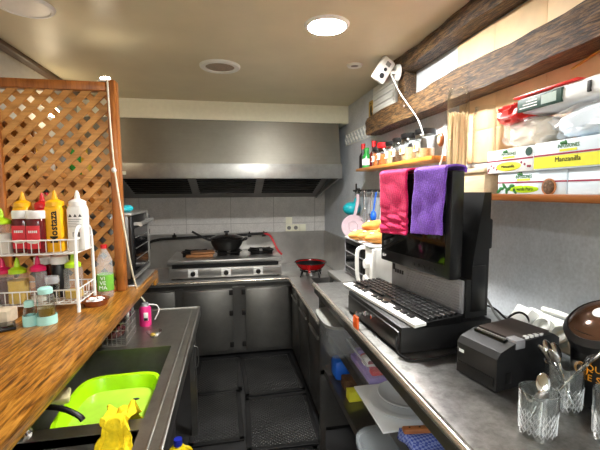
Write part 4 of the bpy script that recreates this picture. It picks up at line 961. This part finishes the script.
MB().ball((0, 0, 0), (0.075, 0.06, 0.055)).build('bowl', 'teal', t)
MB().tube([(0.01, -0.02, 0.03), (0.02, -0.04, 0.08), (0.04, -0.055, 0.12)], 0.008).build('handle', 'teal', t)
t = thing('steel_whisk', 'steel wire whisk hanging from middle of the rail', 'whisk', (1.02, 2.77, 1.36))
q = MB()
for k in range(5):
    a = k*PI/5; q.tube([(0, 0, 0.12), (0.03*math.cos(a), 0.03*math.sin(a), 0.05), (0.022*math.cos(a), 0.022*math.sin(a), 0), (-0.022*math.cos(a), -0.022*math.sin(a), 0), (-0.03*math.cos(a), -0.03*math.sin(a), 0.05), (0, 0, 0.12)], 0.002, 5, 2)
q.build('wires', 'chrome', t); MB().cyl((0, 0, 0.12), (0.0, 0, 0.24), 0.007).build('handle', 'chrome', t)
t = thing('blue_scoop', 'small blue scoop hanging beside the whisk', 'scoop', (1.0, 2.53, 1.42))
MB().ball((0, 0, 0), (0.022, 0.03, 0.04)).build('scoop_bowl', 'blue', t); MB().cyl((0, 0, 0.03), (0.02, 0.0, 0.17), 0.006).build('handle', 'blue', t)
t = thing('steel_spatula', 'steel spatula hanging at near end of the rail', 'spatula', (1.02, 2.64, 1.34))
MB().box((-0.004, -0.035, 0), (0.004, 0.035, 0.09), 0.003).build('blade', 'chrome', t); MB().cyl((0, 0, 0.09), (0.015, 0.0, 0.25), 0.006).build('handle', 'chrome', t)

# tea shelf
t = thing('tea_shelf', 'orange-brown wooden wall shelf holding the tea boxes', 'shelf', (0.87, 0.3, 1.565))
MB().box((0, 0, 0), (0.205, 1.25, 0.022), 0.003).build('board', 'darkshelf', t)
ZS = 1.587
def teabox(label, y0, y1, z0, z1, x0, kind):
    t = thing('tea_box', label, 'box', (x0, (y0+y1)/2, z0), 0, 'tea boxes on the wall shelf')
    L = (y1-y0)/2; H_ = z1-z0
    MB().box((0, -L, 0), (0.16, L, H_), 0.0015).build('carton', 'bluepaper' if kind != 'poleo' else 'paper', t)
    MB().box((-0.0008, -L, H_*0.50), (0.001, L, H_*0.56)).build('stripe', 'crimson', t)
    cy = 0.0 if kind != 'puro' else 0.02
    text('INFUSIONES', 0.015, 'greenink', t, (-0.0006, cy, H_*0.78), 'left', 'brand_lettering', sx=0.8)
    MB().box((-0.0008, cy-0.026, H_*0.60), (0.001, cy+0.026, H_*0.68)).build('brand_band', 'yellowpaper', t)
    q = MB()
    for k in range(3): q.ball((-0.0005, cy+0.02-k*0.006, H_*0.9), (0.0012, 0.007, 0.004), 10, Matrix.Rotation(0.6*k, 4, 'X'))
    q.build('leaf_mark', 'greenink', t)
    if kind == 'manz':
        MB().box((-0.0008, -L, H_*0.06), (0.001, L, H_*0.48)).build('yellow_band', 'yellowpaper', t)
        text('Manzanilla', 0.019, 'ink', t, (-0.0012, 0.0, H_*0.33), 'left')
    elif kind == 'poleo':
        MB().ball((-0.0003, 0.0, H_*0.26), (0.0015, 0.055, H_*0.2)).build('yellow_blob', 'yellowpaper', t)
        text('Manzanilla', 0.014, 'ink', t, (-0.0022, 0.0, H_*0.26), 'left')
        q = MB()
        for k in range(14): q.ball((-0.0004, L*(0.93-0.135*k), H_*(0.12+0.3*((k*5) % 7)/7)) if abs(L*(0.93-0.135*k)) > 0.05 else (-0.0004, L*0.9*(1 if k % 2 else -1), H_*0.2), (0.0012, 0.004, 0.004), 8)
        q.build('flower_dots', 'crimson', t)
        MB().cyl((-0.0014, -L+0.016, H_*0.78), (0.001, -L+0.016, H_*0.78), 0.013).build('seal', 'darkgreen', t)
    elif kind == 'puro':
        MB().ball((-0.0003, 0.02, H_*0.22), (0.0015, 0.06, H_*0.17)).build('green_blob', 'lime', t)
        text('té verde Puro', 0.0145, 'ink', t, (-0.0022, 0.02, H_*0.22), 'left')
        q = MB()
        for k in range(7): q.ball((-0.0006, L*(0.95-0.09*k), H_*(0.14+0.12*(k % 3))), (0.0012, 0.012, 0.006), 10, Matrix.Rotation(0.7*(k % 4)-0.6, 4, 'X'))
        q.build('leaves', 'greenink', t)
        MB().cyl((-0.003, -L+0.055, H_*0.30), (0.001, -L+0.055, H_*0.30), 0.024).build('bowl_rim', 'handlewood', t)
        MB().ball((-0.003, -L+0.055, H_*0.30), (0.003, 0.020, 0.020)).build('dried_leaves', 'brownherb', t)
    elif kind == 'plain':
        MB().cyl((-0.003, -L+0.09, H_*0.22), (0.001, -L+0.09, H_*0.22), 0.018).build('dried_leaves', 'brownherb', t)
teabox('green tea box on bottom row with bowl of dried leaves', 0.862, 1.125, ZS, ZS+0.068, 0.885, 'puro')
teabox('pale box on bottom row at the right edge of photo', 0.55, 0.858, ZS, ZS+0.068, 0.885, 'plain')
teabox('short white box, upper row left, with small yellow Manzanilla label', 0.975, 1.175, ZS+0.0685, ZS+0.144, 0.88, 'poleo')
teabox('long box with yellow Manzanilla band, upper row right', 0.745, 0.968, ZS+0.0685, ZS+0.146, 0.878, 'manz')
ZT = ZS+0.147
t = thing('napkin_bag', 'crumpled clear bag of white napkins on the tea boxes', 'bag', (0.955, 0.965, ZT))
rn = random.Random(5)
def crump(a, b_, amp, sd, n=18):
    def fn(u, v):
        th = (u-0.5)*PI*0.98; ph = v*2*PI
        x, y, z = math.cos(th)*math.cos(ph), math.cos(th)*math.sin(ph), math.sin(th)
        p = Vector([math.copysign(abs(k)**0.55, k) for k in (x, y, z)])
        r = 1+amp*(math.sin(p.x*5+sd)*math.sin(p.y*7+sd*2)*math.sin(p.z*6+1)+0.5*math.sin(p.y*15+p.z*11+sd))
        return Vector((a[0]+(b_[0]-a[0])*(0.5+p.x*r*0.5), a[1]+(b_[1]-a[1])*(0.5+p.y*r*0.5), a[2]+(b_[2]-a[2])*(0.5+p.z*r*0.5)))
    return fn
MB().grid(22, 44, crump((-0.06, -0.005, 0.003), (0.06, 0.15, 0.085), 0.08, 1.0)).build('wrapped_napkins', plain('beige_napkins', srgb(226, 212, 190), 0.8), t)
MB().grid(26, 52, crump((-0.075, -0.01, 0.002), (0.07, 0.165, 0.09), 0.14, 2.0)).build('plastic_wrap', 'film', t)
t = thing('napkin_bag', 'large clear bag of white paper goods at right edge', 'bag', (0.955, 0.735, ZT))
MB().grid(22, 44, crump((-0.07, -0.15, 0.003), (0.07, 0.19, 0.085), 0.06, 3.0)).build('wrapped_napkins', 'bluepaper', t)
MB().grid(26, 52, crump((-0.08, -0.16, 0.002), (0.075, 0.205, 0.092), 0.12, 4.0)).build('plastic_wrap', 'film', t)
t = thing('napkin_packet', 'white packet with red ends and green label, topmost on shelf', 'packet', (0.95, 0.86, ZT+0.088))
MB().grid(26, 48, crump((-0.075, -0.36, 0.0), (0.06, 0.22, 0.062), 0.03, 0.5)).build('packet_body', 'paper', t)
MB().grid(22, 40, crump((-0.08, 0.165, -0.01), (0.062, 0.285, 0.052), 0.13, 2.5)).build('red_end', 'napred', t)
MB().box((-0.074, -0.02, 0.0575), (0.055, 0.2, 0.064), 0.002).build('red_top_strip', 'napred', t)
gl = MB().box((-0.0795, 0.02, 0.012), (-0.070, 0.175, 0.050), 0.001).build('green_label', 'darkgreen', t)
MB().box((-0.0803, 0.035, 0.018), (-0.0793, 0.085, 0.044)).build('label_panel', plain('grey_label_panel', srgb(160, 180, 170), 0.5), gl)
q = MB()
for k in range(3): q.box((-0.0803, 0.1, 0.02+k*0.008), (-0.0793, 0.165-k*0.012, 0.023+k*0.008))
q.build('label_print', 'whiteink', gl)
MB().box((-0.078, -0.062, 0.018), (-0.072, -0.052, 0.045), 0.001).build('dark_mark', 'ink', t)
tag(MB().tube([(1.074, 1.05, 1.98), (1.06, 0.95, 2.0), (1.05, 0.8, 2.03), (1.05, 0.6, 2.1)], 0.004, 6, 2).build('wall_cable', 'ochre'), 'thin yellowish cord running along the wall above napkins', 'cord')

# spaghetti jars and wooden box
for y, x, h, lab in ((1.425, 0.924, 0.425, 'tall glass jar of spaghetti on shelf behind monitor'), (1.36, 1.0, 0.34, 'shorter slim empty glass jar right of spaghetti')):
    t = thing('glass_jar', lab, 'jar', (x, y, ZS), 0)
    MB().lathe([(0, 0), (0.042, 0), (0.043, 0.006), (0.043, h-0.03), (0.035, h-0.01), (0.037, h)], seg=24).build('jar_wall', 'glass', t)
    if h > 0.35:
        q = MB(); rr_ = random.Random(2)
        for k in range(170):
            a, r = rr_.uniform(0, 6.28), 0.037*math.sqrt(rr_.random()); a2 = a+rr_.uniform(-0.3, 0.3)
            q.cyl((r*math.cos(a), r*math.sin(a), 0.004), (r*math.cos(a2), r*math.sin(a2), 0.31+rr_.uniform(-0.02, 0.02)), 0.0022, seg=5)
        q.build('spaghetti', 'spag', t)
t = bpy.data.objects['tea_shelf']
MB().box((0, 1.245, 0), (0.205, 1.30, 0.022), 0.003).build('board_end', 'darkshelf', t)
t = thing('wooden_box', 'pale wooden box with open lid beside the monitor top', 'box', (0.955, 1.255, ZS), 0.0)
MB().box((-0.075, -0.068, 0), (0.08, 0.07, 0.075), 0.002).build('box_body', 'palewood', t)
MB().box((-0.082, -0.075, 0.075), (0.086, 0.076, 0.092), 0.002).build('lid', 'palewood', t)
t = thing('hanging_keyring', 'brown oval keyring hanging by white cord near spaghetti', 'keyring', (0.955, 1.60, 1.83))
MB().tube([(0.122, 0.02, 0.1), (0.03, 0.0, 0.06), (0.0, 0.0, 0.04), (0.01, -0.012, -0.06), (0.0, 0.02, -0.14)], 0.003, 6, 2).build('cord', 'white', t)
MB().ball((0, 0, 0), (0.012, 0.022, 0.032)).build('oval_shell', 'terracotta', t); MB().ball((-0.008, 0, 0), (0.008, 0.012, 0.02)).build('oval_face', 'spag', t)

# assumed wall lamp out of view, added so that it warms the near right wall
t = thing('assumed_wall_bulb', 'assumed unseen warm bulb in a holder on right wall between the beams', 'lamp', (1.08, 0.42, 2.2))
MB().cyl((0, 0, 0), (-0.05, 0, 0), 0.025).build('holder', 'white', t)
MB().ball((-0.075, 0, 0), 0.028).build('bulb', 'warm', t)

# ------------------------------------------------------------------ under the bar counter
ZU1, ZU2 = 0.85, 0.66
t = thing('food_container', 'clear container with grey lid under counter end', 'container', (0.525, 1.68, ZU1))
MB().lathe([(0, 0), (0.1, 0), (0.106, 0.02), (0.116, 0.145), (0.112, 0.145), (0.102, 0.02), (0, 0.006)], seg=40, sy=1.2, pw=4).build('tub', 'smoky', t)
MB().lathe([(0.114, 0.143), (0.126, 0.143), (0.126, 0.156), (0.1, 0.16), (0, 0.16)], seg=40, sy=1.2, pw=4).build('lid', 'greypl', t)
t = thing('clear_box', 'long clear plastic box with red and lilac contents under counter', 'box', (0.585, 1.43, ZU1))
MB().box((-0.085, -0.13, 0), (0.10, 0.125, 0.085), 0.012).build('box_shell', 'sauceclear', t)
MB().box((-0.09, -0.135, 0.085), (0.105, 0.13, 0.095), 0.004).build('lid', 'sauceclear', t)
MB().tube([(-0.09, -0.135, 0.09), (0.105, -0.135, 0.09), (0.105, 0.13, 0.09), (-0.09, 0.13, 0.09)], 0.005, 6, closed=True).build('lid_rim', 'frost', t)
MB().box((-0.075, -0.12, 0.004), (0.09, 0.115, 0.03), 0.006).build('lilac_liner', 'purplebox', t)
for k in range(5): MB().box((-0.06+0.012*(k % 2), -0.11+k*0.045, 0.03), (0.07, -0.07+k*0.045, 0.05+0.008*(k % 3)), 0.008).build('packet', ('label_red', 'pinkbox', 'paper', 'label_red', 'purplebox')[k], t)
def plate(label, x, y, z, r, sq=None, rz=0.0):
    t = tag(MB().lathe([(0, 0), (r*0.6, 0), (r*0.68, 0.004), (r*0.98, 0.014), (r, 0.017), (r*0.97, 0.018), (r*0.7, 0.008), (r*0.6, 0.0045), (0, 0.0045)], seg=48, pw=sq).build('plate', 'china', loc=(x, y, z)), label, 'plate', 'plates under the counter')
    t.rotation_euler = (0, 0, rz)
tag(MB().box((-0.125, -0.14, 0.004), (0.125, 0.14, 0.011), 0.003).box((-0.08, -0.09, 0), (0.08, 0.09, 0.006), 0.002).build('plate', 'china', loc=(0.570, 1.165, ZU1)), 'square white plate at the bottom of plate pile', 'plate', 'plates under the counter')
plate('large round white plate on the square plate', 0.575, 1.16, ZU1+0.0115, 0.120)
plate('smaller round white plate on top of pile', 0.585, 1.165, ZU1+0.030, 0.095)
tag(MB().grid(24, 24, lambda u, v: (0.485+u*0.2, 0.80+v*0.205, ZU1+0.026+0.01*math.sin(u*6)*math.sin(v*5)+0.008*math.sin(v*11)), 0.03).build('checked_cloth', 'woodcloth'), 'blue and white checked cloth on the shelf by plates', 'cloth')
t = thing('knife', 'wooden-handled knife resting on the blue checked cloth', 'knife', (0.475, 0.955, ZU1+0.052), -0.12)
MB().box((0.0, -0.011, 0), (0.1, 0.011, 0.016), 0.005).build('handle', 'handlewood', t)
MB().box((0.1, -0.014, 0.005), (0.2, 0.012, 0.008), 0.001).build('blade', 'chrome', t)
q = MB()
for k in range(3): q.cyl((0.02+k*0.03, 0, 0.0155), (0.02+k*0.03, 0, 0.0165), 0.003)
q.build('rivets', 'ink', t)
t = thing('lidded_bowl', 'big round translucent container on lower shelf near camera', 'container', (0.50, 1.05, ZU2))
MB().lathe([(0, 0), (0.085, 0), (0.1, 0.02), (0.11, 0.12), (0.106, 0.12), (0.09, 0.02), (0, 0.005)], seg=36, pw=3).build('tub', 'smoky', t)
MB().lathe([(0.108, 0.118), (0.118, 0.118), (0.118, 0.13), (0.09, 0.136), (0, 0.138)], seg=36, pw=3).build('lid', 'smoky', t)
tag(MB().box((-0.04, -0.05, 0), (0.04, 0.05, 0.1), 0.02).build('blue_tub', 'blue', loc=(0.53, 1.76, ZU2)), 'blue plastic tub on lower shelf at counter end', 'tub')
tag(MB().box((-0.03, -0.035, 0), (0.05, 0.035, 0.05), 0.006).build('snack_packet', 'brownherb', loc=(0.54, 1.655, ZU2)), 'brown and white packet between blue tub and yellow box', 'packet')
tag(MB().box((-0.02, -0.025, 0), (0.05, 0.025, 0.045), 0.003).build('yellow_box', 'yellowpaper', loc=(0.52, 1.55, ZU2)), 'bright yellow box on the lower shelf', 'box')
tag(MB().box((-0.03, -0.04, 0), (0.05, 0.04, 0.16), 0.004).build('yellow_carton', 'yellow', loc=(0.47, 1.55, 0)), 'yellow carton low on the floor beneath the shelves', 'box')
